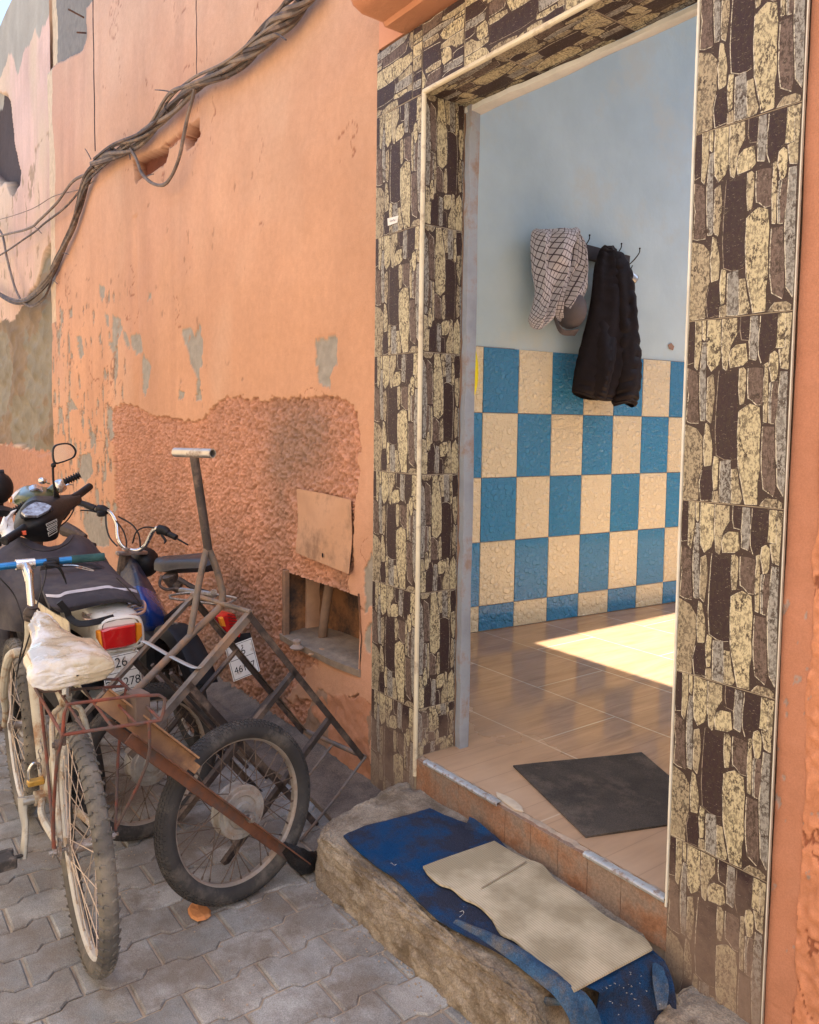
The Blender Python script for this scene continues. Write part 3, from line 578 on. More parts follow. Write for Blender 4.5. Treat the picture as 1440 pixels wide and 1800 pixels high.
# worn dusty zone at the entrance
sx = N.new('ShaderNodeSeparateXYZ'); L.new(geo.outputs['Position'], sx.inputs[0]); mr = N.new('ShaderNodeMapRange'); mr.inputs[1].default_value = .75; mr.inputs[2].default_value = .1; L.new(sx.outputs['Y'], mr.inputs[0])
n2 = N.new('ShaderNodeTexNoise'); n2.inputs['Scale'].default_value = 4; n2.inputs['Detail'].default_value = 7; L.new(geo.outputs['Position'], n2.inputs['Vector']); mm = N.new('ShaderNodeMath'); mm.operation = 'MULTIPLY'; L.new(n2.outputs['Fac'], mm.inputs[0]); L.new(mr.outputs[0], mm.inputs[1])
m2 = N.new('ShaderNodeMix'); m2.data_type = 'RGBA'; L.new(mm.outputs[0], m2.inputs[0]); L.new(mx.outputs[2], m2.inputs[6]); m2.inputs[7].default_value = (.52, .36, .24, 1)
xs_ = N.new('ShaderNodeMath'); xs_.operation = 'MULTIPLY_ADD'; L.new(sx.outputs['X'], xs_.inputs[0]); xs_.inputs[1].default_value = 1/.115; L.new(n1.outputs['Fac'], xs_.inputs[2]) if False else None; xf = N.new('ShaderNodeMath'); xf.operation = 'FRACT'; L.new(xs_.outputs[0], xf.inputs[0]); xl_ = N.new('ShaderNodeMath'); xl_.operation = 'LESS_THAN'; L.new(xf.outputs[0], xl_.inputs[0]); xl_.inputs[1].default_value = .035; xm = N.new('ShaderNodeMath'); xm.operation = 'MULTIPLY'; L.new(xl_.outputs[0], xm.inputs[0]); xm.inputs[1].default_value = .22
m4 = N.new('ShaderNodeMix'); m4.data_type = 'RGBA'; L.new(xm.outputs[0], m4.inputs[0]); L.new(m2.outputs[2], m4.inputs[6]); m4.inputs[7].default_value = (.10, .055, .03, 1); L.new(m4.outputs[2], b.inputs['Base Color'])
ro = N.new('ShaderNodeMapRange'); L.new(mm.outputs[0], ro.inputs[0]); ro.inputs[2].default_value = .5; ro.inputs[3].default_value = .10; ro.inputs[4].default_value = .5; L.new(ro.outputs[0], b.inputs['Roughness'])
bp = N.new('ShaderNodeBump'); bp.inputs['Distance'].default_value = .00012; L.new(n1.outputs['Fac'], bp.inputs['Height']); L.new(bp.outputs[0], b.inputs['Normal'])
fl.build('tiled_floor', fm, bld, smooth=False)
# rest of the room (right wall, back wall, ceiling with an open light well letting the sun in)
rm = MB(); WR = M('room_plaster', (.80, .82, .82), (.75, .77, .78), .9, ns=3)
rm.box((.35, 4.3, 2.4), (.1, 8.1, 4.6)); rm.box((-1.5, 8.5, 2.4), (4.6, .1, 4.6)); rm.box((-3.3, .231, 2.5), (1.98, .01, 4.4)); rm.box((-.35, .231, 2.5), (1.62, .01, 4.4)); rm.box((-1.75, .231, 3.69), (1.3, .0101, 2.02)); rm.build('inner_wall', WR, bld)
CZ = 4.7; OX0, OX1, OY0, OY1 = -3.17+.2247*(CZ-.27), .25, 1.5+.4494*(CZ-.27), 8.3
ce = MB(); Y0_, Y1_ = .24, 8.55
ce.box(((-4.2+OX0)/2, (Y0_+Y1_)/2, CZ+.03), (OX0+4.2, Y1_-Y0_, .06)); ce.box(((OX1+.4)/2, (Y0_+Y1_)/2, CZ+.03), (.4-OX1, Y1_-Y0_, .06)); ce.box(((OX0+OX1)/2, (Y0_+OY0)/2, CZ+.03), (OX1-OX0, OY0-Y0_, .06)); ce.box(((OX0+OX1)/2, (OY1+Y1_)/2, CZ+.03), (OX1-OX0, Y1_-OY1, .06))
ce.build('ceiling', WR, bld)
# jamb body on the right, hidden side
jb = MB(); jb.box((-1.187, .115, 1.45), (.03, .205, 2.42)); jb.build('door_jamb', M('jamb', (.45, .40, .33), rough=.9), bld)
# threshold riser, worn, clad in wood-look strips
rs = MB(); 
for i, (a, b_) in enumerate(zip([-2.292, -2.18, -2.05, -1.93, -1.815, -1.70, -1.585, -1.47, -1.35, -1.20][:-1], [-2.18, -2.05, -1.93, -1.815, -1.70, -1.585, -1.47, -1.35, -1.20])):
    rs.box(((a+b_)/2, .006+random.uniform(-.0004, .0004), .2), (b_-a-.0016, .02, .134), bev=.0008)
rs.build('threshold_riser', M('worn_wood_tile', (.38, .18, .09), (.24, .12, .068), .55, ns=14, bump=.001, bs=60, dirt=(.25, .18, .135), da=.62, ds=7, grain=(150, .25)), bld)
rb = MB(); rb.box((-1.745, .06, .15), (1.09, .11, .23)); rb.build('threshold_core', M('mortar', (.33, .27, .22), (.22, .18, .15), .95, ns=15, bump=.003, bs=60), bld)
ml = MB(); ml.surf([[V(x, .001+random.uniform(0, .006), .262+random.uniform(-.002, .003)), V(x, .022+random.uniform(-.004, .006), .2735)] for x in np.linspace(-2.29, -1.21, 60)], 2, 3, .012)
ml.build('threshold_mortar', M('mortar2', (.46, .36, .28), (.30, .24, .19), .95, ns=25, bump=.003, bs=80), bld)
for (p1, p2, wd) in (((745, 1336), (874, 1410), .013), ((1026, 1494), (1168, 1577), .014)):
    a = ony(*p1, -.006); b_ = ony(*p2, -.006); tm = MB(); n = 30; rows = []
    for i in range(n+1):
        p = a+(b_-a)*i/n; z = .274; j = random.uniform(-.0005, .0005); rows.append([V(p[0], -.008, z-.010), V(p[0], -.010, z-.002), V(p[0], -.004, z+.0035), V(p[0], .012+j*4, z+.0035)])
    tm.surf(rows, 1, 2, .003); tm.build('edge_strip', M('worn_white_strip', (.50, .54, .57), (.36, .37, .37), .35, ns=20, metal=.3, dirt=(.26, .19, .15), da=.36, ds=40), bld)
# torn lip of glue on the floor edge
gl = MB(); P = [onz(x, y, .274) for x, y in ((872, 1393), (890, 1400), (905, 1408), (918, 1420), (920, 1428), (905, 1424), (888, 1412), (874, 1402))]; gl.prism(P, (0, 0, .003)); gl.build('glue_remnant', M('glue', (.62, .52, .38), (.5, .4, .3), .6, ns=30), bld)
# ================================================================== THINGS AT THE DOOR
# --- concrete step
def stepf(u, v): return (fbm(u*26, v*14, 5, 3)-.5)*.026+(fbm(u*110, v*60, 4, 6)-.5)*.012
stp = MB(); rows = []
for x, bx, s_ in ((-2.235, -2.29, 0.), (-2.225, -2.25, .8), (-2.19, -2.19, 1.), (-2.0, -2.0, 1), (-1.8, -1.8, 1), (-1.6, -1.6, 1), (-1.4, -1.4, 1), (-1.29, -1.29, 1), (-1.262, -1.262, .97)):
    yf = -.455; pass
def step_row(x, yf, zt, xl=0., lean=0.):
    """profile from street foot over the nose to the riser; xl shifts foot for the slanted left end"""
    return [V(x-xl, yf-.012, -.02), V(x-xl*.6, yf-.006, .06), V(x-xl*.2, yf+.004, zt-.035), V(x, yf+.014, zt-.008), V(x, yf+.04, zt), V(x+lean*.15, yf+.14, zt+.004), V(x+lean*.55, yf+.27, zt), V(x+lean, .0, zt-.004)]
rows.append([V(-2.29, -.46, -.02), V(-2.33, -.40, -.02), V(-2.38, -.32, -.02), V(-2.43, -.24, -.02), V(-2.47, -.18, -.02), V(-2.51, -.12, -.02), V(-2.55, -.06, -.02), V(-2.58, .0, -.02)])
rows.append([V(-2.25, -.455, .0), V(-2.285, -.41, .09), V(-2.30, -.37, .125), V(-2.30, -.33, .135), V(-2.315, -.28, .14), V(-2.335, -.2, .142), V(-2.36, -.1, .14), V(-2.38, .0, .14)])
rows.append([V(-2.215, -.468, -.02), V(-2.225, -.462, .07), V(-2.23, -.445, .13), V(-2.225, -.425, .15), V(-2.225, -.38, .157), V(-2.26, -.28, .158), V(-2.29, -.14, .155), V(-2.31, .0, .152)])
for x, yf, zt in ((-2.16, -.475, .16), (-2.0, -.474, .162), (-1.9, -.47, .158), (-1.8, -.472, .16), (-1.7, -.466, .157), (-1.6, -.462, .155), (-1.5, -.463, .155), (-1.4, -.458, .153), (-1.32, -.455, .15), (-1.265, -.45, .14)): rows.append(step_row(x, yf, zt, 0, -.05 if x < -2.1 else 0))
rows.append([p*V(0, 1, 1)+V(-1.25, 0, 0) for p in step_row(-1.25, -.43, .10)]); rows.append([p*V(0, 1, .2)+V(-1.245, .03, -.02) for p in step_row(-1.25, -.40, .03)])
stp.surf(rows, 14, 12, .02, fn=lambda u, v: stepf(u, v)*np.where((v > .55) & (u > .2), .45, 1.))
STEPM = M('rough_concrete', (.42, .35, .26), (.25, .195, .14), .97, ns=11, bump=.008, bs=60, dirt=(.19, .145, .10), da=.5, ds=7, grain=(210, .3))
stept = thing('door_step', 'rough cast concrete step in front of the tiled doorway', 'step', (-1.75, -.2, 0)); stp.build('step_block', STEPM, stept)
s2 = MB(); rows = []
for x, k in ((-1.12, .5), (-1.11, .9), (-1.06, .95), (-1.0, 1), (-.9, .97)):
    rows.append([V(x, -.20*k, -.02), V(x, -.195*k, .03), V(x, -.18*k, .07*k+.005), V(x, -.15*k, .085), V(x, -.08, .09), V(x, .01, .088)])
s2.surf(rows, 6, 6, .02, fn=lambda u, v: (fbm(u*12, v*10, 4, 13)-.5)*.02); s2.build('step_block', STEPM, stept)

# --- blue carpet runner
CARP = M('blue_felt', (.012, .085, .225), (.007, .05, .14), .97, ns=5, bump=.004, bs=170, dirt=(.035, .040, .062), da=.62, ds=5, spec=.1, grain=(400, .4))
CARPB = M('felt_underside', (.05, .115, .20), (.028, .062, .12), .95, ns=30, bump=.003, bs=240, dirt=(.14, .13, .12), da=.4, ds=9, spec=.2, grain=(300, .35))
ca = thing('carpet_runner', 'frayed blue felt carpet runner lying on the concrete step', 'carpet', (-1.7, -.25, .16))
T = lambda x, y, z=.174: onz(x, y, z)
rows = [[T(604, 1468), T(640, 1452), T(700, 1436), T(756, 1421)], [T(622, 1488), T(672, 1470), T(740, 1449), T(800, 1440)], [T(655, 1515), T(705, 1493), T(790, 1465), T(862, 1462)],
        [T(700, 1548), T(745, 1520), T(825, 1490), T(900, 1500)], [T(745, 1592), T(800, 1560), T(890, 1530), T(945, 1540)], [T(790, 1628), T(850, 1600), T(940, 1570), T(1000, 1580)], [T(868, 1668), T(930, 1650), T(1010, 1625), T(1065, 1625)],
        [T(925, 1702, .162), T(990, 1690, .162), T(1070, 1665, .16), T(1125, 1660, .16)]]
c1 = MB(); c1.surf(rows, 8, 10, .005, amp=.003, fs_=12); c1.build('carpet_top', CARP, ca)
c1 = MB(); R_ = lambda *L: [onz(x, y, z) for x, y, z in L]
rows = [R_((985, 1690, .170), (1030, 1735, .168), (1052, 1745, .150), (1046, 1780, .09), (1036, 1850, .01)), R_((1040, 1670, .170), (1085, 1700, .166), (1100, 1722, .148), (1096, 1768, .09), (1085, 1850, .01)),
        R_((1090, 1650, .168), (1130, 1682, .162), (1150, 1700, .146), (1150, 1760, .09), (1140, 1850, .01)), R_((1110, 1640, .165), (1146, 1674, .158), (1174, 1702, .146), (1188, 1755, .10), (1186, 1840, .02))]
c1.surf(rows, 8, 8, .005, amp=.005, fs_=7); c1.build('carpet_drape', CARP, ca)
c1 = MB(); rows = []
for (x1, y1, x2, y2, z) in ((792, 1630, 812, 1620, .176), (850, 1655, 885, 1650, .186), (900, 1690, 940, 1680, .190), (940, 1722, 985, 1712, .190), (975, 1752, 1025, 1742, .182), (1000, 1790, 1050, 1775, .150), (1010, 1830, 1062, 1815, .10)):
    a = onz(x1, y1, z-.012); b_ = onz(x2, y2, z-.008); m_ = (a+b_)/2+V(0, 0, .014); rows.append([a, a*.7+b_*.3+V(0, 0, .012), m_*.5+(a*.35+b_*.65)*.5+V(0, 0, .006), b_])
c1.surf(rows, 8, 5, .004, amp=.002, fs_=16); c1.build('carpet_fold', CARPB, ca)
c1 = MB(); rows = [R_((946, 1748, .13), (985, 1757, .158)), R_((944, 1757, .128), (1000, 1768, .150)), R_((962, 1770, .12), (1008, 1766, .152))]; c1.surf(rows, 4, 4, .004, amp=.003); c1.build('carpet_scrap', CARPB, ca)
c1 = MB(); rows = [R_((1147, 1688, .158), (1166, 1700, .152)), R_((1148, 1725, .14), (1176, 1735, .135)), R_((1156, 1775, .105), (1172, 1772, .11))]; c1.surf(rows, 5, 4, .005, amp=.003); c1.build('carpet_fold', CARPB, ca)
c1 = MB(); rows = [R_((826, 1436, .21), (834, 1438, .205)), R_((815, 1462, .168), (868, 1468, .178)), R_((835, 1478, .168), (905, 1510, .170))]; c1.surf(rows, 6, 5, .004, amp=.004, fs_=6); c1.build('carpet_fold', CARP, ca)
lt = MB()
for k in range(90):
    x, y = random.choice([(random.gauss(690, 45), random.gauss(1500, 28)), (random.gauss(1090, 30), random.gauss(1735, 25)), (random.gauss(810, 20), random.gauss(1610, 12))]); p = onz(x, y, .172 if x < 1000 else .16); a = random.random()*6.28; L_ = random.uniform(.001, .004)
    if x < 640 or (x > 780 and y < 1560): continue
    lt.tube([p, p+V(math.cos(a)*L_, math.sin(a)*L_, .0005), p+V(math.cos(a+1)*L_*1.5, math.sin(a+1)*L_*1.5, 0)], .0004, 4)
lt.tube([T(684, 1520, .174), T(688, 1517, .174), T(693, 1521, .174), T(697, 1519, .174)], .0009, 4, 3); lt.tube([T(808, 1612, .174), T(815, 1606, .174), T(814, 1601, .174), T(808, 1603, .174)], .0009, 4, 3)
tag(lt.build('lint', M('lint', (.6, .58, .52)), ca), kind='stuff')

# --- corrugated cardboard sheet
CB = bpy.data.materials.new('cardboard'); CB.use_nodes = True; t = CB.node_tree; N = t.nodes; L = t.links; b = N['Principled BSDF']; uvn = N.new('ShaderNodeUVMap'); b.inputs['Roughness'].default_value = .95
wv = N.new('ShaderNodeTexWave'); wv.wave_type = 'BANDS'; wv.bands_direction = 'Y'; wv.inputs['Scale'].default_value = 40; wv.inputs['Distortion'].default_value = .3; wv.inputs['Detail'].default_value = 2; tc = N.new('ShaderNodeTexCoord'); cm1 = N.new('ShaderNodeMapping'); _a, _b = onz(868, 1478, .18), onz(1145, 1668, .18); cm1.inputs['Rotation'].default_value = (0, 0, -math.atan2(_b[1]-_a[1], _b[0]-_a[0])); L.new(tc.outputs['Object'], cm1.inputs[0]); L.new(cm1.outputs[0], wv.inputs['Vector']); n1 = N.new('ShaderNodeTexNoise'); n1.inputs['Scale'].default_value = 7; n1.inputs['Detail'].default_value = 7; L.new(tc.outputs['Object'], n1.inputs['Vector']); r1 = N.new('ShaderNodeValToRGB'); r1.color_ramp.elements[0].position = .42; r1.color_ramp.elements[0].color = (.36, .295, .185, 1); r1.color_ramp.elements[1].position = .62; r1.color_ramp.elements[1].color = (.57, .48, .325, 1); L.new(n1.outputs['Fac'], r1.inputs[0])
r2 = N.new('ShaderNodeValToRGB'); r2.color_ramp.elements[0].position = .1; r2.color_ramp.elements[0].color = (.5, .48, .46, 1); r2.color_ramp.elements[1].position = .5; L.new(wv.outputs['Fac'], r2.inputs[0])
mx = N.new('ShaderNodeMix'); mx.data_type = 'RGBA'; mx.blend_type = 'MULTIPLY'; mx.inputs[0].default_value = .45; L.new(r1.outputs[0], mx.inputs[6]); L.new(r2.outputs[0], mx.inputs[7]); L.new(mx.outputs[2], b.inputs['Base Color'])
bp = N.new('ShaderNodeBump'); bp.inputs['Distance'].default_value = .0006; L.new(wv.outputs['Fac'], bp.inputs['Height']); L.new(bp.outputs[0], b.inputs['Normal'])
K = lambda x, y, z=.186: onz(x, y, z); rj = lambda: random.uniform(-2.2, 2.2)
F_ = [(742, 1522), (752, 1537), (772, 1553), (796, 1560), (815, 1578), (840, 1590), (862, 1612), (882, 1640), (905, 1652), (930, 1676), (958, 1698), (985, 1718), (1000, 1732), (1010, 1740)]
B_ = [(868, 1478), (888, 1488), (908, 1500), (925, 1508), (952, 1520), (975, 1545), (1000, 1560), (1020, 1574), (1048, 1596), (1070, 1614), (1090, 1625), (1115, 1638), (1135, 1650), (1145, 1668)]
rows = [[K(a[0]+rj(), a[1]+rj()*.6), K(a[0]*.7+b_[0]*.3, a[1]*.7+b_[1]*.3, .184), K(a[0]*.3+b_[0]*.7, a[1]*.3+b_[1]*.7, .183), K(b_[0]+rj(), b_[1]+rj()*.6, .181)] for a, b_ in zip(F_, B_)]
cbm = MB(); cbm.surf(rows, 4, 9, .006, amp=.0004, fs_=2, uvs=(.8, .42*10)); co = cbm.build('cardboard_sheet', CB); tag(co, 'dirty corrugated cardboard sheet laid over the blue carpet on the step', 'cardboard')
tp = MB(); pA, pB, pC, pD = K(893, 1488, .186), K(913, 1500, .1865), K(780, 1556, .1862), K(768, 1548, .186)
tp.surf([[K(846, 1560, .1865), K(925, 1513, .186)], [K(847.5, 1561.5, .1868), K(926, 1515, .1865)]], 2, 8, .0006); tp.build('crease', M('cardboard_crease', (.36, .29, .19)), co)

# --- dark door mat indoors
mt = MB(); a, b_, c_, d_ = [onz(x, y, .276) for x, y in ((902, 1345), (1128, 1322), (1262, 1436), (1030, 1470))]
mt.surf([[a, (a+b_)/2, b_], [(a+d_)/2, (a+b_+c_+d_)/4, (b_+c_)/2], [d_, (c_+d_)/2, c_]], 14, 14, .007, amp=.0015, fs_=4)
mo = mt.build('door_mat', M('mat_rubber', (.085, .072, .062), (.055, .047, .042), .95, ns=6, bump=.002, bs=220, dirt=(.13, .105, .085), da=.35, ds=5, spec=.2, grain=(300, .35))); tag(mo, 'worn dark brown door mat lying crooked on the indoor floor tiles', 'mat')
# --- orange stone chip on the paving
ch = MB(); c0 = onz(351, 1604, .008); P = [onz(x, y, .004) for x, y in ((330, 1598), (336, 1588), (345, 1587), (352, 1592), (362, 1592), (371, 1600), (371, 1610), (362, 1617), (347, 1620), (336, 1614), (331, 1606))]
vs = [p for p in P]+[c0+(p-c0)*.82*V(1, 1, 0)+V(0, 0, .004+random.uniform(-.002, .002)) for p in P]+[c0+V(0, 0, .005)]; n = len(P)
ch.add(vs, [(i, (i+1) % n, n+(i+1) % n, n+i) for i in range(n)]+[(n+i, n+(i+1) % n, 2*n) for i in range(n)]+[tuple(range(n-1, -1, -1))])
tag(ch.build('stone_chip', M('orange_plaster_chunk', (.62, .27, .10), (.5, .2, .075), .9, ns=40, bump=.002, bs=60), smooth=False), 'small orange chip of fallen plaster on the grey pavers', 'stone chip')

# --- coat rack, shirt, cap, jacket, mug, yellow pan
def IW(x, y, o=0.): return onp(x, y, NI, NI@A0+o)
RACKM = M('dark_brown_wood', (.05, .035, .03), (.035, .025, .022), .5, ns=20)
HOOK = M('black_metal', (.03, .03, .035), rough=.35, metal=.8)
ck = thing('coat_rack', 'dark brown wooden coat rack with wire hooks on the blue wall', 'coat rack', tuple(IW(1060, 460)))
a, b_ = IW(960, 425, .015), IW(1104, 462, .015); d = b_-a; L_ = np.linalg.norm(d); d /= L_; ck_b = MB(); ck_b.box((a+b_)/2, (L_, .03, .085), (d, NI, np.cross(d, NI))); ck_b.build('rack_board', RACKM, ck)
for x, y in ((1012, 436), (1068, 450), (1100, 458)):
    h0 = IW(x, y, .03); hk = MB(); k = 1
    hk.tube([h0+V(0, 0, -.02), h0+NI*.03+V(0, 0, -.03), h0+NI*.07+TI*.01+V(0, 0, .0), h0+NI*.095+TI*.02+V(0, 0, .035), h0+NI*.097+TI*.022+V(0, 0, .06)], .0035, 6, 5); hk.tube([h0+V(0, 0, .01), h0+NI*.02+V(0, 0, -.03), h0+NI*.045+V(0, 0, -.06), h0+NI*.06+V(0, 0, -.04)], .0035, 6, 5); hk.sphere(h0+NI*.097+TI*.022+V(0, 0, .062), .006); hk.build('hook', HOOK, ck)
def loft(mb, prof, ns=40, kv=6, fold=.0, ff=6, sd=0, quilt=0, qn=22, uvs=(1, 1)):
    """prof rows: (xl,y_l, xr,y_r, depth offset centre, thickness) -> closed hanging cloth tube against inner wall"""
    rows = []
    P = catmull([np.array(p, float) for p in prof], kv)
    for i, p in enumerate(P):
        a = IW(p[0], p[1], p[4]); b = IW(p[2], p[3], p[4]); c = (a+b)/2; h = (b-a)/2; v = i/(len(P)-1); r = []
        for j in range(ns):
            t = 2*math.pi*j/ns; co_, si = math.cos(t), math.sin(t)
            k = p[5]*(1+fold*(math.sin(ff*t+sd+3*v)+.7*math.sin((ff*1.7)*t+sd*2-5*v)+.8*(2*float(vnoise(np.array(t*3.+sd), np.array(v*9.), 3+sd))-1)))
            if quilt: k *= 1-.0; 
            q = c+h*co_*(1+.02*math.sin(9*v+sd))+NI*(k*si if si > 0 else k*si*.25)
            if quilt: q = q+(NI+.3*co_*TI)*(1.15*quilt*abs(math.sin(qn*math.pi*v+.5*math.sin(2*t)))**.5 if si > -.3 else 0)
            q = q+V(0, 0, .012*math.sin(2*t+sd)*(v > .02))
            r.append(q)
        rows.append(r)
    n = len(rows); o = mb.add([q for r in rows for q in r], [(i*ns+j, (i+1)*ns+j, (i+1)*ns+(j+1) % ns, i*ns+(j+1) % ns) for i in range(n-1) for j in range(ns)]+[tuple(range(ns))])
    for i in range(n):
        for j in range(ns): mb.uv[o+i*ns+j] = (j/ns*uvs[0]+.1*math.sin(i*.11+sd)*uvs[0]*.3, i/n*uvs[1]+.15*math.sin(j/ns*6.28+sd))
SHM = bpy.data.materials.new('check_cotton'); SHM.use_nodes = True; t = SHM.node_tree; N = t.nodes; L = t.links; b = N['Principled BSDF']; b.inputs['Roughness'].default_value = .9; uvn = N.new('ShaderNodeUVMap')
mp = N.new('ShaderNodeMapping'); mp.inputs['Rotation'].default_value = (0, 0, .35); L.new(uvn.outputs[0], mp.inputs[0]); sp_ = N.new('ShaderNodeSeparateXYZ'); L.new(mp.outputs[0], sp_.inputs[0]); ms = []
for ax in 'XY':
    fr = N.new('ShaderNodeMath'); fr.operation = 'FRACT'; ml_ = N.new('ShaderNodeMath'); ml_.operation = 'MULTIPLY'; ml_.inputs[1].default_value = 1; L.new(sp_.outputs[ax], ml_.inputs[0]); L.new(ml_.outputs[0], fr.inputs[0]); lt_ = N.new('ShaderNodeMath'); lt_.operation = 'LESS_THAN'; lt_.inputs[1].default_value = .17; L.new(fr.outputs[0], lt_.inputs[0]); ms.append(lt_)
mxx = N.new('ShaderNodeMath'); mxx.operation = 'MAXIMUM'; L.new(ms[0].outputs[0], mxx.inputs[0]); L.new(ms[1].outputs[0], mxx.inputs[1]); mx = N.new('ShaderNodeMix'); mx.data_type = 'RGBA'; L.new(mxx.outputs[0], mx.inputs[0]); mx.inputs[6].default_value = (.60, .60, .63, 1); mx.inputs[7].default_value = (.075, .06, .075, 1); L.new(mx.outputs[2], b.inputs['Base Color'])
shm = MB()
loft(shm, [(945, 404, 1012, 402, .09, .03), (935, 412, 1018, 412, .09, .06), (932, 440, 1008, 440, .095, .075), (934, 480, 1000, 475, .09, .07), (940, 515, 985, 510, .09, .06), (935, 545, 975, 545, .09, .055), (929, 565, 971, 562, .085, .05), (932, 577, 958, 575, .085, .03)], fold=.30, ff=5, sd=1, uvs=(30, 24))
loft(shm, [(985, 405, 1014, 404, .08, .03), (990, 430, 1022, 432, .085, .06), (988, 465, 1027, 470, .085, .065), (976, 500, 1028, 498, .08, .065), (970, 530, 1020, 525, .08, .06), (974, 553, 1008, 548, .075, .04), (985, 562, 997, 560, .075, .02)], fold=.34, ff=6, sd=4, uvs=(28, 21))
tag(shm.build('checked_shirt', SHM), 'white shirt with dark check lines hanging crumpled from the rack', 'shirt')
cp = MB(); pc = IW(1003, 545, .06); cp.sphere(pc, (.10, .10, .115), 20, 12, .03, 2); cp.surf([[IW(972, 552, .04), IW(985, 585, .08), IW(1010, 590, .08)], [IW(972, 545, .10), IW(990, 578, .13), IW(1018, 578, .11)]], 6, 6, .004); tag(cp.build('cap', M('grey_cap', (.15, .14, .15), (.11, .10, .11), .9, ns=10)), 'dark grey cap half hidden below the checked shirt', 'cap')
jk = MB()
loft(jk, [(1062, 433, 1074, 433, .10, .02), (1052, 445, 1082, 446, .10, .05), (1043, 475, 1092, 478, .105, .065), (1040, 505, 1100, 505, .11, .075), (1034, 550, 1100, 560, .11, .08), (1020, 610, 1098, 630, .11, .08), (1010, 650, 1090, 670, .11, .075), (1004, 686, 1078, 700, .11, .065), (1006, 694, 1074, 706, .11, .04)], fold=.10, ff=4, sd=2, quilt=.010, qn=17)
loft(jk, [(1070, 440, 1090, 445, .13, .02), (1072, 475, 1104, 480, .14, .05), (1076, 520, 1110, 525, .145, .06), (1078, 570, 1114, 575, .145, .065), (1078, 620, 1120, 625, .14, .065), (1076, 665, 1120, 668, .14, .065), (1074, 700, 1114, 705, .14, .06), (1078, 711, 1110, 713, .14, .035)], fold=.08, ff=3, sd=5, quilt=.016, qn=15)
loft(jk, [(1045, 560, 1085, 565, .14, .03), (1040, 620, 1078, 625, .145, .06), (1036, 670, 1066, 676, .145, .055), (1036, 697, 1060, 704, .145, .03)], fold=.08, ff=3, sd=8, quilt=.012, qn=9)
tag(jk.build('puffer_jacket', M('black_nylon', (.011, .0065, .008), (.006, .0035, .0045), .65, ns=30, spec=.25)), 'black quilted puffer jacket hanging from the rack by its hood', 'jacket')
mg = MB(); c0 = IW(1107, 486, .06); mg.lathe(c0, (TI*.9+V(0, 0, -.45)), [(.0, -.035), (.036, -.035), (.036, .04), (.039, .042), (.036, .044), (.033, .038), (.033, -.03), (0, -.03)], 24); mg.tube([c0+V(0, 0, .03), c0+V(0, 0, .06)+TI*.0, c0+V(0, 0, .065)-TI*.03, c0+V(0, 0, .03)-TI*.035], .003, 6, 5)
tag(mg.build('metal_mug', M('steel', (.62, .62, .6), rough=.28, metal=1)), 'small steel mug hanging at the right end of the coat rack', 'mug')
yl = MB(); c0 = IW(825, 655, .06); yl.sphere(c0, (.05, .055, .17), 16, 12, .0); tag(yl.build('yellow_bag', M('yellow_plastic', (.85, .78, .01), (.75, .68, .01), .4, ns=8)), 'bright yellow bag showing at the left edge of the tiled wall', 'bag')
ch2 = MB(); p = IW(1180, 609, .002); ch2.prism([IW(x, y, .001) for x, y in ((1174, 606), (1180, 603), (1185, 609), (1183, 616), (1176, 613))], NI*.002); ch2.build('chipped_patch', M('bare_patch', (.36, .24, .18)), bld)

# --- wall niche with flap, pipe, insulator, rubble
ni = MB(); IN = M('niche_plaster_shaded', (.34, .16, .07), (.20, .095, .05), .95, ns=5, bump=.004, bs=30, dirt=(.06, .042, .035), da=.62, ds=4)  # lining tones darkened to carry the shade inside the niche
x0, x1, z0, z1, dp = NX0-.01, NX1+.01, NZ0-.005, NZ1+.012, .20
nrand = lambda: random.uniform(-.004, .004)
ni.surf([[V(x1, -.012+.01, z0), V(x1, dp*.5, z0), V(x1-.02, dp, z0), V((x0+x1)/2, dp+.02, z0), V(x0+.03, dp, z0), V(x0, dp*.5, z0), V(x0, -.002, z0)], [V(x1+.004, -.002, (z0+z1)/2), V(x1-.01, dp*.5, (z0+z1)/2), V(x1-.02, dp, (z0+z1)/2), V((x0+x1)/2, dp+.02, (z0+z1)/2), V(x0+.03, dp, (z0+z1)/2), V(x0, dp*.5, (z0+z1)/2), V(x0, -.002, (z0+z1)/2)],
         [V(x1-.02, -.002, z1), V(x1-.02, dp*.5, z1), V(x1-.03, dp, z1), V((x0+x1)/2, dp+.02, z1), V(x0+.03, dp, z1), V(x0, dp*.5, z1), V(x0, -.002, z1)]], 10, 8, .004, amp=.006, fs_=8)
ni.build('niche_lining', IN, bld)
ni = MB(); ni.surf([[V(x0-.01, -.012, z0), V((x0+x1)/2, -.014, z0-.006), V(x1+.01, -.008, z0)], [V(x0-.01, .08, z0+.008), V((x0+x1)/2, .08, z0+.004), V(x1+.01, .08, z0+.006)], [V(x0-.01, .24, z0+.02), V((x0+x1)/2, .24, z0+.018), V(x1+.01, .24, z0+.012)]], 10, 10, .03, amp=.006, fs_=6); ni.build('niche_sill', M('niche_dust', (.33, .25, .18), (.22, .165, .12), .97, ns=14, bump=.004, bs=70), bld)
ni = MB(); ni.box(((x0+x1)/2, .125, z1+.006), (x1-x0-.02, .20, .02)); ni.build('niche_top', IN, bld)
ni = MB(); ni.box((NX0+.012, .004, (z0+z1)/2), (.022, .03, z1-z0), bev=.004); ni.build('niche_frame', M('niche_wood', (.30, .17, .10), (.2, .12, .08), .9, ns=20), bld)
pi_ = MB(); pi_.tube([(-3.20, .12, NZ0), (-3.17, .11, NZ0+.1), (-3.13, .12, NZ1)], .022, 12, 3); pi_.build('drain_pipe', M('dirty_pvc', (.27, .17, .115), (.18, .12, .085), .7, ns=12), bld)
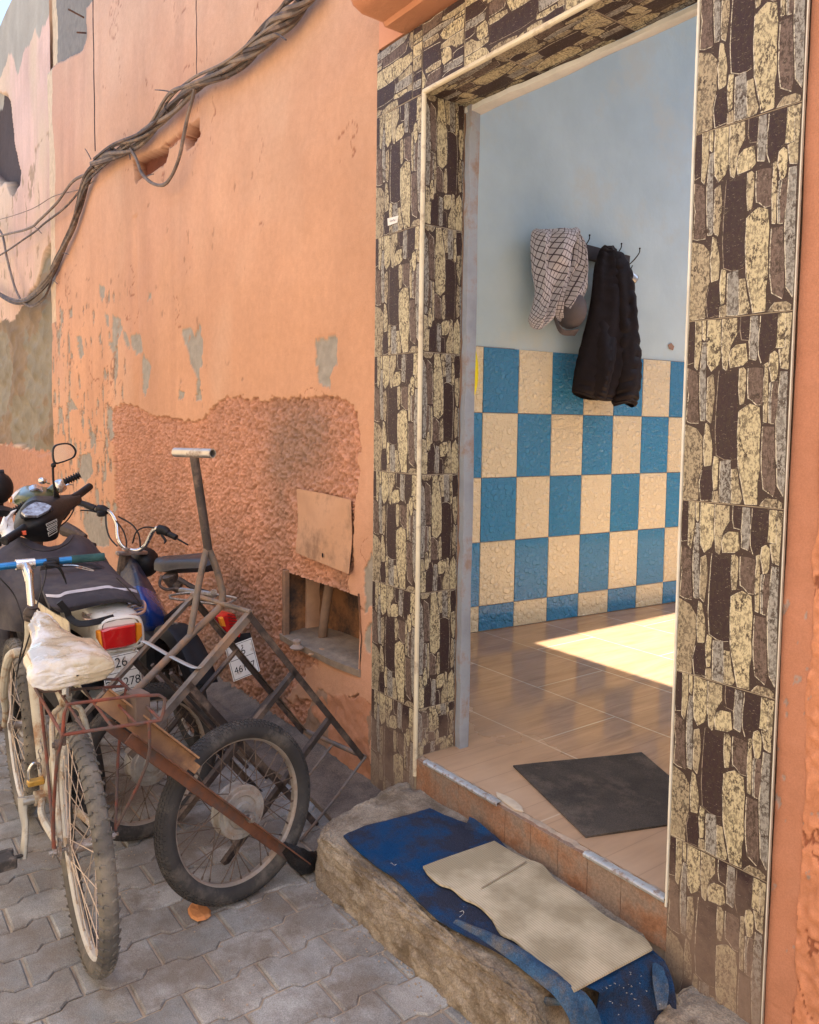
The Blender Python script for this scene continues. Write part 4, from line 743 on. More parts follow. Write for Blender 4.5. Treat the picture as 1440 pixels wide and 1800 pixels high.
iso = MB(); c0 = onz(522, 1140, NZ0+.012); iso.lathe(c0, (0, 0, 1), [(0, 0), (.03, 0), (.033, .006), (.022, .014), (.016, .02), (.016, .028), (.020, .034), (.018, .040), (.008, .040), (.008, .03), (0, .03)], 20); tag(iso.build('insulator', M('porcelain', (.40, .30, .24), (.33, .25, .2), .6, ns=20)), 'small round dusty insulator standing in the wall niche beside the pipe', 'insulator')
for i, (x, y, r_) in enumerate(((566, 1143, .02), (547, 1150, .012), (610, 1155, .014), (622, 1156, .010), (556, 1136, .008))):
    st_ = MB(); p = onz(x, y, NZ0+.016); st_.sphere(p, (r_*1.3, r_, r_*.45), 9, 5, .35, i); tag(st_.build('rubble_piece', M('rubble', (.50, .30, .17), (.4, .24, .14), .95, ns=30), smooth=False), ['largest plaster crumb in the wall niche, in front of the pipe', 'flat plaster crumb near the insulator in the wall niche', 'pale plaster crumb at the right of the wall niche', 'smallest plaster crumb in the right corner of the wall niche', 'tiny crumb behind the largest one in the wall niche'][i], 'rubble', 'plaster crumbs in the wall niche')
fp = MB(); Q = {k: ony(x, y, Y_) for k, (x, y, Y_) in dict(a=(521, 859, -.004), b=(616, 879, -.004), c=(613, 1009, -.022), d=(519, 971, -.008), ab=(570, 868, -.006), dc=(565, 990, -.02), ad=(524, 915, .0), bc=(618, 945, -.004), m=(570, 930, -.018)).items()}
fp.surf([[Q['a'], Q['ab'], Q['b']], [Q['ad'], Q['m'], Q['bc']], [Q['d'], Q['dc'], Q['c']]], 10, 10, .003, amp=.0035, fs_=3.5)
fo = thing('meter_cover', 'bent orange sheet-metal cover on the wall above the niche', 'cover', tuple((Q['a']+Q['c'])/2)); fp.build('cover_sheet', M('painted_sheet', (.60, .335, .19), (.44, .235, .13), .55, ns=4, dirt=(.30, .17, .10), da=.4, ds=4), fo)
kh = MB(); kh.sphere(ony(567, 976, -.0245), (.006, .002, .011), 10, 6); kh.build('keyhole', M('hole_black', (.01, .008, .008), rough=.9), fo); kh = MB(); kh.prism([ony(x, y, -.001) for x, y in ((617, 955), (619.5, 958), (618, 985), (613, 1010), (610, 1008), (614, 985))], (0, .001, 0)); kh.build('gap', MATS['hole_black'], fo)
# ================================================================== CABLES ON THE WALL
CBM = [M('cable_grey', (.19, .15, .125), (.12, .095, .085), .75, ns=12, dirt=(.26, .19, .14), da=.45, ds=10), M('cable_dark', (.085, .062, .055), (.055, .042, .04), .7, ns=12, dirt=(.2, .14, .11), da=.35, ds=10)]
cbt = thing('cable_bundle', 'thick bundle of twisted grey cables slung across the orange wall', 'cables', tuple(ony(345, 150, -.05)))
def strands(path, n, R, r, turns, Y, seed, mi=0, taper=None, k=10):
    rr = random.Random(seed); C_ = catmull([ony(x, y, Y) for x, y in path], k); C_ = [np.array(c) for c in C_]; m = len(C_); out = []
    for s_ in range(n):
        ph = 2*math.pi*s_/n+rr.uniform(-.3, .3); rad = R*rr.uniform(.55, 1.1); pts = []; w1 = rr.uniform(2, 5); tt = turns*rr.uniform(.8, 1.15)
        for i, c in enumerate(C_):
            u = i/(m-1); T_ = C_[min(i+1, m-1)]-C_[max(i-1, 0)]; T_ /= np.linalg.norm(T_); a = np.cross(T_, EY); a /= np.linalg.norm(a)+1e-9; b_ = np.cross(T_, a)
            rd = rad*(taper(u) if taper else 1)*(1+.25*math.sin(w1*6.28*u+ph)); an = ph+tt*2*math.pi*u; pts.append(c+a*math.cos(an)*rd+b_*math.sin(an)*rd*.8)
        mb = MB(); mb.tube(pts, r*rr.uniform(.8, 1.25), 6); out.append(mb.build('cable', CBM[(s_+mi) % 2 if rr.random() < .8 else 0], cbt))
    return out
main = [(560, -30), (525, 8), (492, 45), (455, 80), (425, 105), (388, 128), (345, 152), (305, 192), (268, 225), (235, 250), (200, 268), (168, 290)]
strands(main, 10, .030, .0105, 2.6, -.055, 1, 0, lambda u: 1.15-.25*abs(u-.35)+.25*math.sin(u*9))
strands([(520, 5), (470, 50), (400, 112), (340, 148), (302, 172), (262, 222), (225, 250), (168, 286)], 3, .036, .009, 1.2, -.075, 4, 0)
strands([(200, 266), (166, 292), (150, 325), (136, 372), (124, 408), (106, 447), (90, 480), (70, 508), (45, 528), (18, 527), (-20, 505), (-70, 478), (-120, 470)], 6, .022, .0115, 2.0, -.05, 2, 1)
strands([(215, 258), (163, 300), (130, 318), (100, 358), (70, 388), (45, 405), (-25, 425), (-120, 470)], 1, .006, .010, .5, -.05, 5, 1); strands([(215, 262), (160, 312), (118, 362), (80, 392), (48, 418), (-25, 462), (-120, 500)], 1, .005, .011, .5, -.055, 6, 1)
strands([(343, 150), (338, 175), (330, 205), (322, 245), (316, 275), (303, 308), (288, 325), (268, 322), (250, 305), (240, 280), (230, 262)], 1, .003, .010, .5, -.07, 7, 0)
strands([(95, 475), (88, 500), (80, 520), (66, 534), (52, 538), (40, 530)], 2, .01, .009, .6, -.06, 9, 1); strands([(-60, 330), (-20, 385), (3, 410), (12, 450), (25, 500), (38, 530)], 1, .003, .011, .5, -.05, 10, 1)
strands([(-100, 400), (-20, 390), (50, 370), (95, 345), (140, 333), (165, 318)], 1, .002, .0035, .5, -.03, 11, 0)
for (x, y, x2, y2, dy) in ((273, 158, 306, 163, .05), (482, 58, 503, 70, .06), (150, 262, 160, 280, .02), (228, 272, 229, 280, .03), (255, 312, 270, 306, .04), (60, 398, 73, 410, .03), (110, 445, 121, 447, .03), (92, 492, 101, 499, .03)):
    a = ony(x, y, -.05-dy*.4); b_ = ony(x2, y2, -.05-dy); tb = MB(); tb.tube([a, (a+b_)/2+V(0, 0, .004), b_], .0038, 5, 3); tb.build('tie_wire', CBM[1], cbt)
for x, y in ((170, 290), (232, 255), (300, 190), (395, 125)):
    p = ony(x, y, -.055); q = ony(x+12, y-10, -.055); t_ = (q-p)/np.linalg.norm(q-p); u_ = np.cross(t_, EY); tb = MB(); tb.tube([p+.036*(math.cos(a)*u_+math.sin(a)*EY) for a in np.linspace(0, 6.0, 14)], .0032, 5); tb.build('tie_wire', CBM[1], cbt)
for (x, y0, y1, lab) in ((163, -25, 272, 'thin dark wire hanging down to the cables, left of the two'), (345, -25, 140, 'thin dark wire hanging down to the cables, right of the two')):
    wr = MB(); a = ony(x, y0, -.035); b_ = ony(x-2, y1, -.035); b_ = V(a[0], a[1], b_[2]); wr.tube([a+(b_-a)*i/12+V(.004*math.sin(i*1.7), 0, 0) for i in range(13)], .0042 if x < 200 else .0026, 5, 2); tag(wr.build('hanging_wire', CBM[1]), lab, 'wire', 'thin wires hanging down the wall')
nl = [((120, 16), (148, 31), 'rusty nail sticking up from the grey cement patch, upper of the two'), ((136, 57), (151, 58), 'rusty nail in the grey cement patch, lower of the two')]
for a, b_, lab in nl:
    n_ = MB(); n_.cyl(ony(*a, -.09), ony(*b_, .03), .007, 6); tag(n_.build('nail', M('rust', (.17, .085, .055), (.10, .055, .04), .85, ns=30)), lab, 'nail', 'nails in the cement patch')

# ================================================================== WHEELS
RUB = M('tyre_rubber', (.055, .050, .046), (.034, .031, .030), .8, ns=12, bump=.0006, bs=220, dirt=(.11, .095, .08), da=.25, ds=9)
RUBG = M('dusty_rubber', (.13, .12, .105), (.085, .077, .068), .9, ns=9, bump=.0008, bs=180, dirt=(.20, .175, .14), da=.45, ds=7)
STEEL = M('dull_steel', (.46, .43, .40), (.32, .29, .27), .38, metal=.85, ns=20, dirt=(.20, .14, .10), da=.4, ds=14)
CHROME = M('chrome', (.72, .70, .66), (.6, .58, .54), .22, metal=1., ns=10, dirt=(.30, .2, .13), da=.2, ds=16)
RUST = M('rusty_steel', (.23, .095, .05), (.13, .058, .038), .75, metal=.2, ns=14, bump=.0008, bs=120, dirt=(.10, .07, .06), da=.45, ds=10)
DARKST = M('dark_angle_steel', (.085, .064, .055), (.05, .040, .037), .6, metal=.3, ns=12, bump=.0005, bs=150, dirt=(.17, .12, .09), da=.35, ds=9)
GREYST = M('worn_grey_steel', (.215, .18, .155), (.12, .10, .088), .55, metal=.4, ns=10, dirt=(.26, .16, .10), da=.42, ds=11)
def wheel(parent, c, ax, R, tr, rimw, nsp, hubr, hubw, tyre_m, rim_m, spoke_m, hub_m, knobs=None, name='wheel', side_r=1.0, drum=None, spr=.0014):
    c = np.array(c, float); ax = np.array(ax, float); ax /= np.linalg.norm(ax); e1 = np.cross(ax, EZ); e1 /= np.linalg.norm(e1); e2 = np.cross(e1, ax)
    P = lambda u, r, o: c+r*(math.cos(u)*e1+math.sin(u)*e2)+o*ax
    hb = MB(); hb.lathe(c, ax, [(.0, -hubw/2), (hubr*.5, -hubw/2), (hubr*.5, -hubw/2+.004), (hubr, -hubw/2+.006), (hubr, -hubw/2+.010), (hubr*.55, -hubw/2+.016), (hubr*.5, 0), (hubr*.55, hubw/2-.016), (hubr, hubw/2-.010), (hubr, hubw/2-.006), (hubr*.5, hubw/2-.004), (hubr*.5, hubw/2), (0, hubw/2)], 24)
    if drum:
        dr, dw = drum; hb.lathe(c, ax, [(0, -dw/2-.008), (dr*.35, -dw/2-.008), (dr*.4, -dw/2), (dr*.78, -dw/2), (dr*.82, -dw/2+.004), (dr*.97, -dw/2+.004), (dr, -dw/2+.01), (dr*.93, -dw/2+.014), (dr*.93, dw/2-.014), (dr, dw/2-.01), (dr*.97, dw/2-.004), (dr*.82, dw/2-.004), (dr*.78, dw/2), (dr*.62, dw/2), (dr*.58, dw/2-.004), (dr*.4, dw/2-.002), (dr*.35, dw/2+.008), (0, dw/2+.008)], 40)
        for i in range(12): u = i*math.pi/6; hb.cyl(P(u, dr*.89, dw/2-.006), P(u, dr*.89, dw/2), .0035, 6)
    hub = hb.build(name, hub_m, parent)
    ty = MB(); prof = []; rc = R-tr
    for i in range(18):
        a = math.radians(-152+304*i/17); prof.append((rc+tr*math.cos(a)*(1 if math.cos(a) > 0 else .95), tr*side_r*math.sin(a)))
    ty.lathe(c, ax, prof, 96)
    Rr = rc-tr*.72
    if knobs == 'mtb':
        n = 64
        for i in range(n):
            for s_ in (-1, 1):
                u = 2*math.pi*(i+(.25 if s_ > 0 else 0))/n
                for (a0, a1, du, hh, wl) in ((8, 34, .016, .004, .018), (40, 74, .005, .0055, .022)):
                    vs = []
                    for h_ in (-.002, hh):
                        for (aa, uu) in ((a0, -wl/2), (a0, wl/2), (a1, wl/2+(.014 if a0 < 20 else 0)), (a1, -wl/2+(.014 if a0 < 20 else 0))):
                            al = math.radians(aa)*s_; q_ = tr+h_; ww = .78 if h_ > 0 else 1; um = (wl/2*0+.007*(aa > 30 and a0 < 20)); vs.append(P(u+(uu*ww if True else uu)+du*0, rc+q_*math.cos(al), q_*side_r*math.sin(al)))
                    ty.add(vs, [(4, 5, 6, 7), (0, 1, 5, 4), (1, 2, 6, 5), (2, 3, 7, 6), (3, 0, 4, 7)])
    elif knobs == 'moto':
        n = 110
        for i in range(n):
            for al0, al1, off in ((-62, -46, 0), (-42, -27, .5), (-23, -8, 0), (-4, 11, .5), (15, 30, 0), (34, 48, .5), (52, 66, 0)):
                u = 2*math.pi*(i+off)/n; wl = 2*math.pi/n*.62; vs = []
                for h_ in (-.001, .0022):
                    for (aa, uu) in ((al0, -wl/2), (al0, wl/2), (al1, wl/2), (al1, -wl/2)): al = math.radians(aa); vs.append(P(u+uu, rc+(tr+h_)*math.cos(al), (tr+h_)*side_r*math.sin(al)))
                ty.add(vs, [(4, 5, 6, 7), (0, 1, 5, 4), (1, 2, 6, 5), (2, 3, 7, 6), (3, 0, 4, 7)])
    ty.build('tyre', tyre_m, hub, flatang=40)
    rm_ = MB(); rm_.lathe(c, ax, [(Rr+.012, -rimw/2), (Rr+.010, -rimw/2-.002), (Rr-.004, -rimw/2+.001), (Rr-.010, -rimw*.22), (Rr-.010, rimw*.22), (Rr-.004, rimw/2-.001), (Rr+.010, rimw/2+.002), (Rr+.012, rimw/2), (Rr+.004, rimw/2-.004), (Rr+.002, 0), (Rr+.004, -rimw/2+.004)], 96, close=True); rm_.build('rim', rim_m, hub)
    sp = MB(); hr = hubr if not drum else drum[0]*.93; hw = hubw if not drum else drum[1]
    for i in range(nsp):
        sd = 1 if i % 2 else -1; u = 2*math.pi*i/nsp; tw = (1 if (i//2) % 2 else -1)*(1.15 if not drum else .55)
        a = P(u+tw, hr, sd*(hw/2-.008)); b_ = P(u, Rr-.006, sd*.003); sp.tube([a, b_], spr, 5, cap=False); sp.tube([b_, b_+(a-b_)/np.linalg.norm(a-b_)*.014], spr*2, 5)
    sp.build('spokes', spoke_m, hub)
    return hub, P
# ================================================================== BICYCLE
bk = thing('bicycle', 'old white bicycle with blue handlebar, bagged saddle and rusty rear rack', 'bicycle', (-2.24, -1.195, 0))
RW = V(-2.24, -1.195, .33); axr = V(.06, 1, .035)
SPK = M('spoke_tan', (.62, .52, .42), (.5, .40, .32), .4, metal=.5, ns=20)
WRIM = M('white_rim', (.60, .60, .58), (.46, .44, .40), .35, ns=8, dirt=(.33, .25, .18), da=.35, ds=14)
wheel(bk, RW, axr, .33, .0235, .026, 36, .03, .085, RUBG, WRIM, SPK, STEEL, 'mtb', 'rear_wheel')
FWc = V(-3.30, -1.165, .33); axf = V(.05, 1, .02)
wheel(bk, FWc, axf, .33, .0235, .026, 36, .028, .075, RUBG, WRIM, SPK, STEEL, 'mtb', 'front_wheel')
FRM = M('chipped_cream_paint', (.52, .49, .40), (.40, .36, .28), .45, ns=9, bump=.0003, bs=120, dirt=(.28, .17, .10), da=.4, ds=16)
FRW = M('chipped_white_paint', (.66, .68, .66), (.55, .56, .53), .4, ns=7, dirt=(.32, .22, .15), da=.3, ds=18)
YB = -1.19
B = lambda x, y, Y=YB: ony(x, y, Y)
BB = V(-2.70, YB, .29); SC_ = V(-2.425, YB, .70); HT = V(-2.885, YB-.0, .86); HB = V(-2.93, YB, .72)
fr = MB(); fr.tube([BB, HB+V(.0, 0, .02)], .021, 14); fr.tube([BB, SC_], .016, 12); fr.tube([HB+V(.01, 0, .10), SC_+V(-.02, 0, -.02)], .017, 12); fr.tube([HT, HB], .022, 14)
for s_ in (-1, 1):
    d = V(-2.245, YB+s_*.062, .335); fr.tube([BB+V(.02, s_*.02, 0), BB+V(.14, s_*.045, .0), d], .011, 8, 4); fr.tube([SC_+V(0, s_*.018, -.03), SC_+V(.02, s_*.045, -.08), d+V(-.005, 0, .01)], .0085, 8, 4)
fr.cyl(BB+V(0, -.04, 0), BB+V(0, .04, 0), .024, 14); fr.build('frame', FRM, bk)
d = V(-2.245, YB-.075, .335); ax_ = MB(); ax_.box(V(-2.243, YB-.066, .34), (.03, .005, .05)); ax_.box(V(-2.243, YB+.066, .34), (.03, .005, .05)); ax_.cyl(V(-2.243, YB-.093, .333), V(-2.243, YB+.09, .333), .005, 10); ax_.cyl(V(-2.243, YB-.083, .333), V(-2.243, YB-.074, .333), .0105, 6); ax_.cyl(V(-2.243, YB-.073, .333), V(-2.243, YB-.069, .333), .014, 14); ax_.cyl(V(-2.243, YB+.07, .333), V(-2.243, YB+.08, .333), .0105, 6); ax_.build('axle_nut', STEEL, bk)
fk = MB()
for s_ in (-1, 1): fk.tube([HB+V(-.01, s_*.01, -.01), HB+V(-.05, s_*.055, -.03), HB+V(-.16, s_*.058, -.17), V(-3.22, -1.167+s_*.056, .42), V(-3.295, -1.167+s_*.052, .335)], [.014, .016, .015, .012, .009], 10, 6)
fk.tube([HB+V(-.01, -.05, -.012), HB+V(-.01, .05, -.012)], .016, 10); fk.build('fork', FRM, bk)
fl2 = MB(); fl2.cyl(V(-3.298, -1.26, .333), V(-3.298, -1.225, .333), .014, 12); fl2.build('axle_nut', RUST, bk)
st_ = MB(); TP = V(-2.985, YB+.0, 1.005); st_.tube([HT+V(0, 0, -.01), HT+V(-.035, 0, .10)], .0125, 12); st_.tube([HT+V(-.035, 0, .095), HT+V(-.05, 0, .12), TP], [.014, .017, .015], 12, 4); st_.cyl(TP+V(0, -.03, 0), TP+V(0, .03, 0), .019, 14); st_.cyl(HT+V(-.036, 0, .10), HT+V(-.039, 0, .116), .009, 6); st_.build('stem', CHROME, bk)
hs = MB(); hs.lathe(HT, (HT-HB), [(.0, -.03), (.024, -.03), (.027, -.022), (.024, -.012), (.027, -.006), (.024, .004), (.018, .012), (.018, .018), (0, .018)], 18); hs.build('headset', DARKST, bk)
BLUE = M('anodised_blue', (.02, .19, .44), (.01, .12, .30), .3, metal=.55, ns=8, dirt=(.35, .38, .4), da=.15, ds=20, coat=.3)
hbx = MB(); h1 = TP+V(.015, .27, .005); h2 = TP+V(.0, -.30, -.012); hbx.tube([h2, TP+V(0, -.1, -.003), TP, TP+V(.006, .15, .003)], .0125, 14, 4); hbx.build('handlebar', BLUE, bk)
gr_ = MB(); gr_.tube([TP+V(.006, .15, .003), TP+V(.012, .262, .004)], .0145, 14); gr_.build('grip', M('green_grip', (.035, .095, .095), (.02, .06, .065), .8, ns=30, bump=.0006, bs=200), bk)
br_ = MB(); p = TP+V(.004, .085, 0); br_.tube([p+V(0, -.018, 0), p+V(0, .022, 0)], .0175, 12); br_.box(p+V(.02, -.01, -.004), (.03, .04, .02), bev=.004); br_.tube([p+V(.03, -.022, -.004), p+V(.038, .012, -.012), p+V(.042, .03, -.05), p+V(.04, .038, -.075)], [.010, .012, .008, .004], 8, 5, flat=.5); br_.build('brake_lever', M('black_plastic', (.013, .012, .014), (.008, .008, .009), .5, ns=20), bk)
wv_ = MB(); wv_.tube([p+V(.03, .03, -.01), p+V(.05, .07, -.012), p+V(.055, .12, -.03), p+V(.05, .125, -.036), p+V(.04, .07, -.02)], .0016, 5, 5); wv_.build('brake_wire', CHROME, bk)
BC = M('cable_housing', (.02, .018, .02), rough=.5)
cbk = MB(); cbk.tube([p+V(.01, -.02, 0), TP+V(.06, .05, -.05), TP+V(.08, .02, -.13), HT+V(.06, -.01, -.03), HT+V(.03, -.03, -.12), HB+V(-.02, -.03, -.05)], .0026, 6, 8); cbk.tube([TP+V(.01, -.12, 0), TP+V(.08, -.09, -.03), TP+V(.07, -.045, -.10), HT+V(.045, -.035, -.05), HT+V(.02, -.045, -.15), HB+V(-.03, -.04, -.1)], .0026, 6, 8); cbk.tube([TP+V(.01, -.17, 0), TP+V(.05, -.20, .03), TP+V(.04, -.13, .03), TP+V(.03, -.1, .0)], .0022, 6, 6); cbk.build('brake_cable', BC, bk)
# crank, pedal, padlock, chain side
cr = MB(); c0 = BB+V(0, -.06, 0); 
pe = onx(140/3.915*0+38, 1478, BB[0]+.02); pe = V(BB[0]+.03, -1.272, .13)
cr.tube([BB+V(0, -.03, 0), BB+V(0, -.075, 0)], .014, 12); cr.tube([c0+V(-.002, -.012, .014), c0+V(.004, -.014, -.03), (c0+pe)/2+V(.0, 0, 0), pe+V(0, 0, -.012)], [.017, .014, .0105, .012], 10, 5, flat=.6); cr.build('crank', M('aluminium', (.55, .53, .48), (.42, .40, .36), .4, metal=.7, ns=10, dirt=(.3, .24, .18), da=.3, ds=20), bk)
pd = MB(); pd.cyl(pe, pe+V(0, -.025, 0), .006, 8); pd.box(pe+V(0, -.07, .0), (.075, .09, .03), bev=.007); pd.box(pe+V(.03, -.07, .0), (.02, .094, .034), bev=.003); pd.box(pe+V(-.03, -.07, .0), (.02, .094, .034), bev=.003); pd.build('pedal', M('pedal_rubber', (.085, .075, .07), (.05, .045, .043), .85, ns=20, dirt=(.2, .16, .13), da=.35, ds=20), bk)
lk = MB(); l0 = BB+V(.0, -.035, .055); lk.box(l0, (.03, .05, .018), bev=.003); lk.build('padlock', M('brass', (.62, .38, .09), (.45, .26, .06), .4, metal=.5, ns=20), bk)
lk = MB(); lk.tube([l0+V(0, -.018, .0), l0+V(0, -.02, .04), l0+V(0, -.008, .062), l0+V(0, .012, .055), l0+V(0, .016, .02)], .0042, 8, 5); lk.build('padlock_shackle', CHROME, bk)
chn = MB()
for i in range(9):
    q = l0+V(.01+.005*i, .005+.002*i, .055+.018*i); a = V(.3, .2, 1) if i % 2 else V(.2, -.2, 1); a /= np.linalg.norm(a); u_ = np.cross(a, EX if i % 2 else EY); u_ /= np.linalg.norm(u_); chn.tube([q+a*.011*math.cos(t)+u_*.0065*math.sin(t) for t in np.linspace(0, 6.28, 12, endpoint=False)], .0019, 5, closed=True)
chn.build('lock_chain', STEEL, bk)
rc_ = MB(); c0 = BB+V(0, .045, 0); rc_.lathe(c0, EY, [(.02, 0), (.088, 0), (.092, .002), (.088, .004), (.02, .004)], 40, close=True); rc_.build('chainring', DARKST, bk)
chm = MB(); chm.tube([BB+V(0, .047, .088), V(-2.24, YB+.047, .37)], .0045, 5); chm.tube([BB+V(0, .047, -.088), V(-2.24, YB+.047, .295)], .0045, 5); chm.build('chain', DARKST, bk)
# saddle with a plastic bag over it
sd = MB(); so_ = V(-2.42, YB, .80); sd.tube([SC_, so_+V(0, 0, -.02)], .0125, 10); sd.build('seat_post', CHROME, bk)
BAGM = M('plastic_bag', (.62, .53, .37), (.46, .385, .26), .25, ns=6, bump=.004, bs=26, dirt=(.66, .64, .62), da=.38, ds=6, coat=.6, spec=.5)
bag = MB(); rows = []; BS = .70
stn = [(-2.82, .003, .003, .866, 0), (-2.80, .012, .020, .862, .0), (-2.765, .032, .034, .852, 0), (-2.72, .044, .044, .842, 0), (-2.64, .052, .052, .828, 0), (-2.56, .080, .068, .812, 0), (-2.49, .112, .078, .806, .0), (-2.38, .122, .084, .800, .0), (-2.325, .122, .082, .797, 0), (-2.302, .112, .070, .795, 0), (-2.297, .06, .035, .79, 0), (-2.294, .004, .004, .79, 0)]
for (x, hw, hh, z, _) in stn:
    r = []
    for j in range(22):
        t = 2*math.pi*j/22; cx_ = math.cos(t); sz = math.sin(t); k = 1+.10*(float(vnoise(np.array(j*.9), np.array(x*22), 5))-.5)*2
        yy = hw*k*math.copysign(abs(cx_)**.75, cx_); zz = hh*k*math.copysign(abs(sz)**.85, sz); r.append(V(x, YB+yy*.93, z+.004+(zz*.75 if sz > 0 else zz*.8)*BS))
    rows.append(r+[r[0]])
bag.surf(rows, 6, 5, .0012, fn=lambda u, v: np.clip((1-u)*9, 0, 1)*(.0055*(1-2*np.abs(fbm(u*7+2*fbm(u*5, v*5, 2, 8), v*5+3*fbm(u*6, v*4, 2, 9), 3, 5)-.5)*2.2)*np.sin(v*math.pi)**.3+.0012*(1-np.abs(fbm(u*22, v*14, 2, 15)-.5)*4)))
n0 = len(bag.v); bag.build('saddle_bag_cover', BAGM, bk)
sd = MB(); rows = []
for (x, hw, hh, z, _) in stn[3:-4]: rows.append([V(x, YB+hw*.5*math.cos(2*math.pi*j/14), z-.03+hh*.2*math.sin(2*math.pi*j/14)) for j in range(15)])
sd.surf(rows, 3, 2, .002); sd.build('saddle', M('saddle_vinyl', (.03, .03, .03), rough=.6), bk)
# rear rack of twisted rebar
RBAR = M('red_rebar', (.27, .065, .035), (.13, .048, .035), .7, metal=.15, ns=16, bump=.0018, bs=190, dirt=(.11, .08, .07), da=.6, ds=12)
RK = lambda x, y, z=.70: onz(x, y, z)
a, b_, c_, d_ = onx(62, 1210, -2.52), onx(205, 1193, -2.46), onx(283, 1268, -2.10), onx(112, 1292, -2.12)
rkm = MB(); rk_r = .0045
rkm.tube([onx(98, 1183, -2.50), onx(100, 1196, -2.5), a+V(0, 0, .0)], rk_r, 7, 4); rkm.tube([a, a+V(.02, 0, -.002)], rk_r, 7)
a2 = onx(70, 1216, -2.49); b2 = onx(220, 1206, -2.44); c2 = onx(283, 1266, -2.10); d2 = onx(110, 1292, -2.12)
rkm.tube([a2, b2], rk_r, 7); rkm.tube([onx(155, 1170, -2.48), onx(172, 1192, -2.46), onx(205, 1194, -2.44), onx(215, 1200, -2.42), c2], rk_r, 7, 2); rkm.tube([a2, a, d2], rk_r, 7); rkm.tube([d2, c2], rk_r, 7)
rkm.tube([d2, onx(113, 1255, -2.12), onx(119, 1238, -2.12), onx(135, 1236, -2.12), onx(240, 1223, -2.10), onx(280, 1222, -2.10), onx(290, 1228, -2.10), onx(288, 1250, -2.1), c2], rk_r, 7)
for (x1, y1, x2, y2) in ((103, 1214, 148, 1283), (145, 1212, 195, 1278), (178, 1209, 238, 1272)): p1 = a2+(b2-a2)*((x1-70)/150.); p2 = d2+(c2-d2)*((x2-110)/173.); rkm.tube([p1, p2], rk_r*.9, 7)
rkm.build('rack_platform', RBAR, bk)
for nm, pts in (('rack_strut', [a2, onx(82, 1330, -2.42), onx(92, 1445, -2.28), V(-2.25, YB-.08, .34)]), ('rack_strut', [d2, onx(100, 1340, -2.15), V(-2.245, YB-.08, .42), V(-2.245, YB-.078, .335)]), ('rack_strut', [onx(222, 1206, -2.44), V(-2.37, YB+.13, .52), V(-2.25, YB+.085, .34)]), ('rack_strut', [onx(262, 1270, -2.10), V(-2.14, YB+.14, .56), V(-2.235, YB+.085, .36)])):
    m_b = MB(); m_b.tube(pts, rk_r, 7, 3); m_b.build(nm, RBAR, bk)
bo = MB(); p = onx(105, 1308, -2.14); bo.cyl(p, p+V(.0, -.012, 0), .013, 14); bo.cyl(p+V(0, -.012, 0), p+V(0, -.018, 0), .007, 6); bo.box(p+V(-.01, .01, .02), (.035, .01, .05), bev=.002); bo.build('clamp', DARKST, bk)

# ================================================================== HAND CART
an = math.radians(9.3); CN = V(math.cos(an), math.sin(an), 0); CT = V(-math.sin(an), math.cos(an), 0); C1 = V(-2.235, -.735, .283)
K0 = float(CN@C1)
ct = thing('hand_cart', 'home-welded steel hand cart tipped up against the wall on spoked wheels', 'hand cart', (C1[0], C1[1], 0))
CP = lambda x, y, k: onp(x, y, CN, K0+k)
ALR = M('cart_rim', (.44, .40, .35), (.32, .28, .24), .45, metal=.6, ns=12, dirt=(.28, .21, .16), da=.5, ds=12)
DRUM = M('cast_hub', (.40, .38, .34), (.30, .28, .25), .55, metal=.4, ns=9, dirt=(.26, .2, .155), da=.5, ds=10)
RSPK = M('rusty_spoke', (.17, .12, .09), (.10, .075, .06), .6, metal=.4, ns=30)
CW = V(-2.28, -.72, .2795); CWN = V(CN[0], CN[1], .08)
wheel(ct, CW, CWN, .280, .031, .034, 36, .03, .07, RUB, ALR, RSPK, DRUM, 'moto', 'wheel', 1.0, drum=(.084, .06), spr=.0016)
C2 = C1-CN*.58+V(0, 0, -.003); wheel(ct, C2, CN, .280, .031, .034, 36, .03, .07, RUB, ALR, RSPK, DRUM, 'moto', 'wheel', 1.0, drum=(.084, .06), spr=.0016)
def angle_bar(mb, a, b, w_=.028, t=.0035, up=EZ, side=1):
    a = np.array(a, float); b = np.array(b, float); T_ = b-a; L_ = np.linalg.norm(T_); T_ /= L_; s_ = CN*side; s_ = s_-T_*(s_@T_); s_ /= np.linalg.norm(s_); n_ = np.cross(T_, s_)
    if n_@np.array(up) < 0: n_ = -n_
    c = (a+b)/2; mb.box(c+s_*w_/2, (L_, w_, t), (T_, s_, n_)); mb.box(c-n_*w_/2+s_*t*.5, (L_, t, w_-.0005), (T_, s_, n_))
axl = MB(); axl.cyl(CW+CN*.088, C2-CN*.06, .007, 12); axl.cyl(CW+CN*.062, CW+CN*.078, .0145, 6); axl.cyl(CW+CN*.078, CW+CN*.086, .010, 14); axl.cyl(CW+CN*.04, CW+CN*.05, .017, 16); axl.build('axle', STEEL, ct)
fbn = MB(); p0, p1 = CP(232, 1288, .01), CP(536, 1513, .01); angle_bar(fbn, p0, p1, .032, .004, EZ, 1); fbn.build('axle_beam', RUST, ct)
fbn = MB(); q0, q1 = CP(190, 1213, -.12), CP(345, 1332, .03); angle_bar(fbn, q0, q1, .05, .005, EZ, 1); fbn.box((q0+q1)/2+V(0, 0, -.035), (np.linalg.norm(q1-q0)*.96, .035, .03), ((q1-q0)/np.linalg.norm(q1-q0), CN, np.cross((q1-q0)/np.linalg.norm(q1-q0), CN))); fbn.build('axle_beam', M('raw_rusty_flat', (.33, .185, .09), (.20, .105, .06), .7, metal=.2, ns=9, dirt=(.12, .06, .045), da=.4, ds=8), ct)
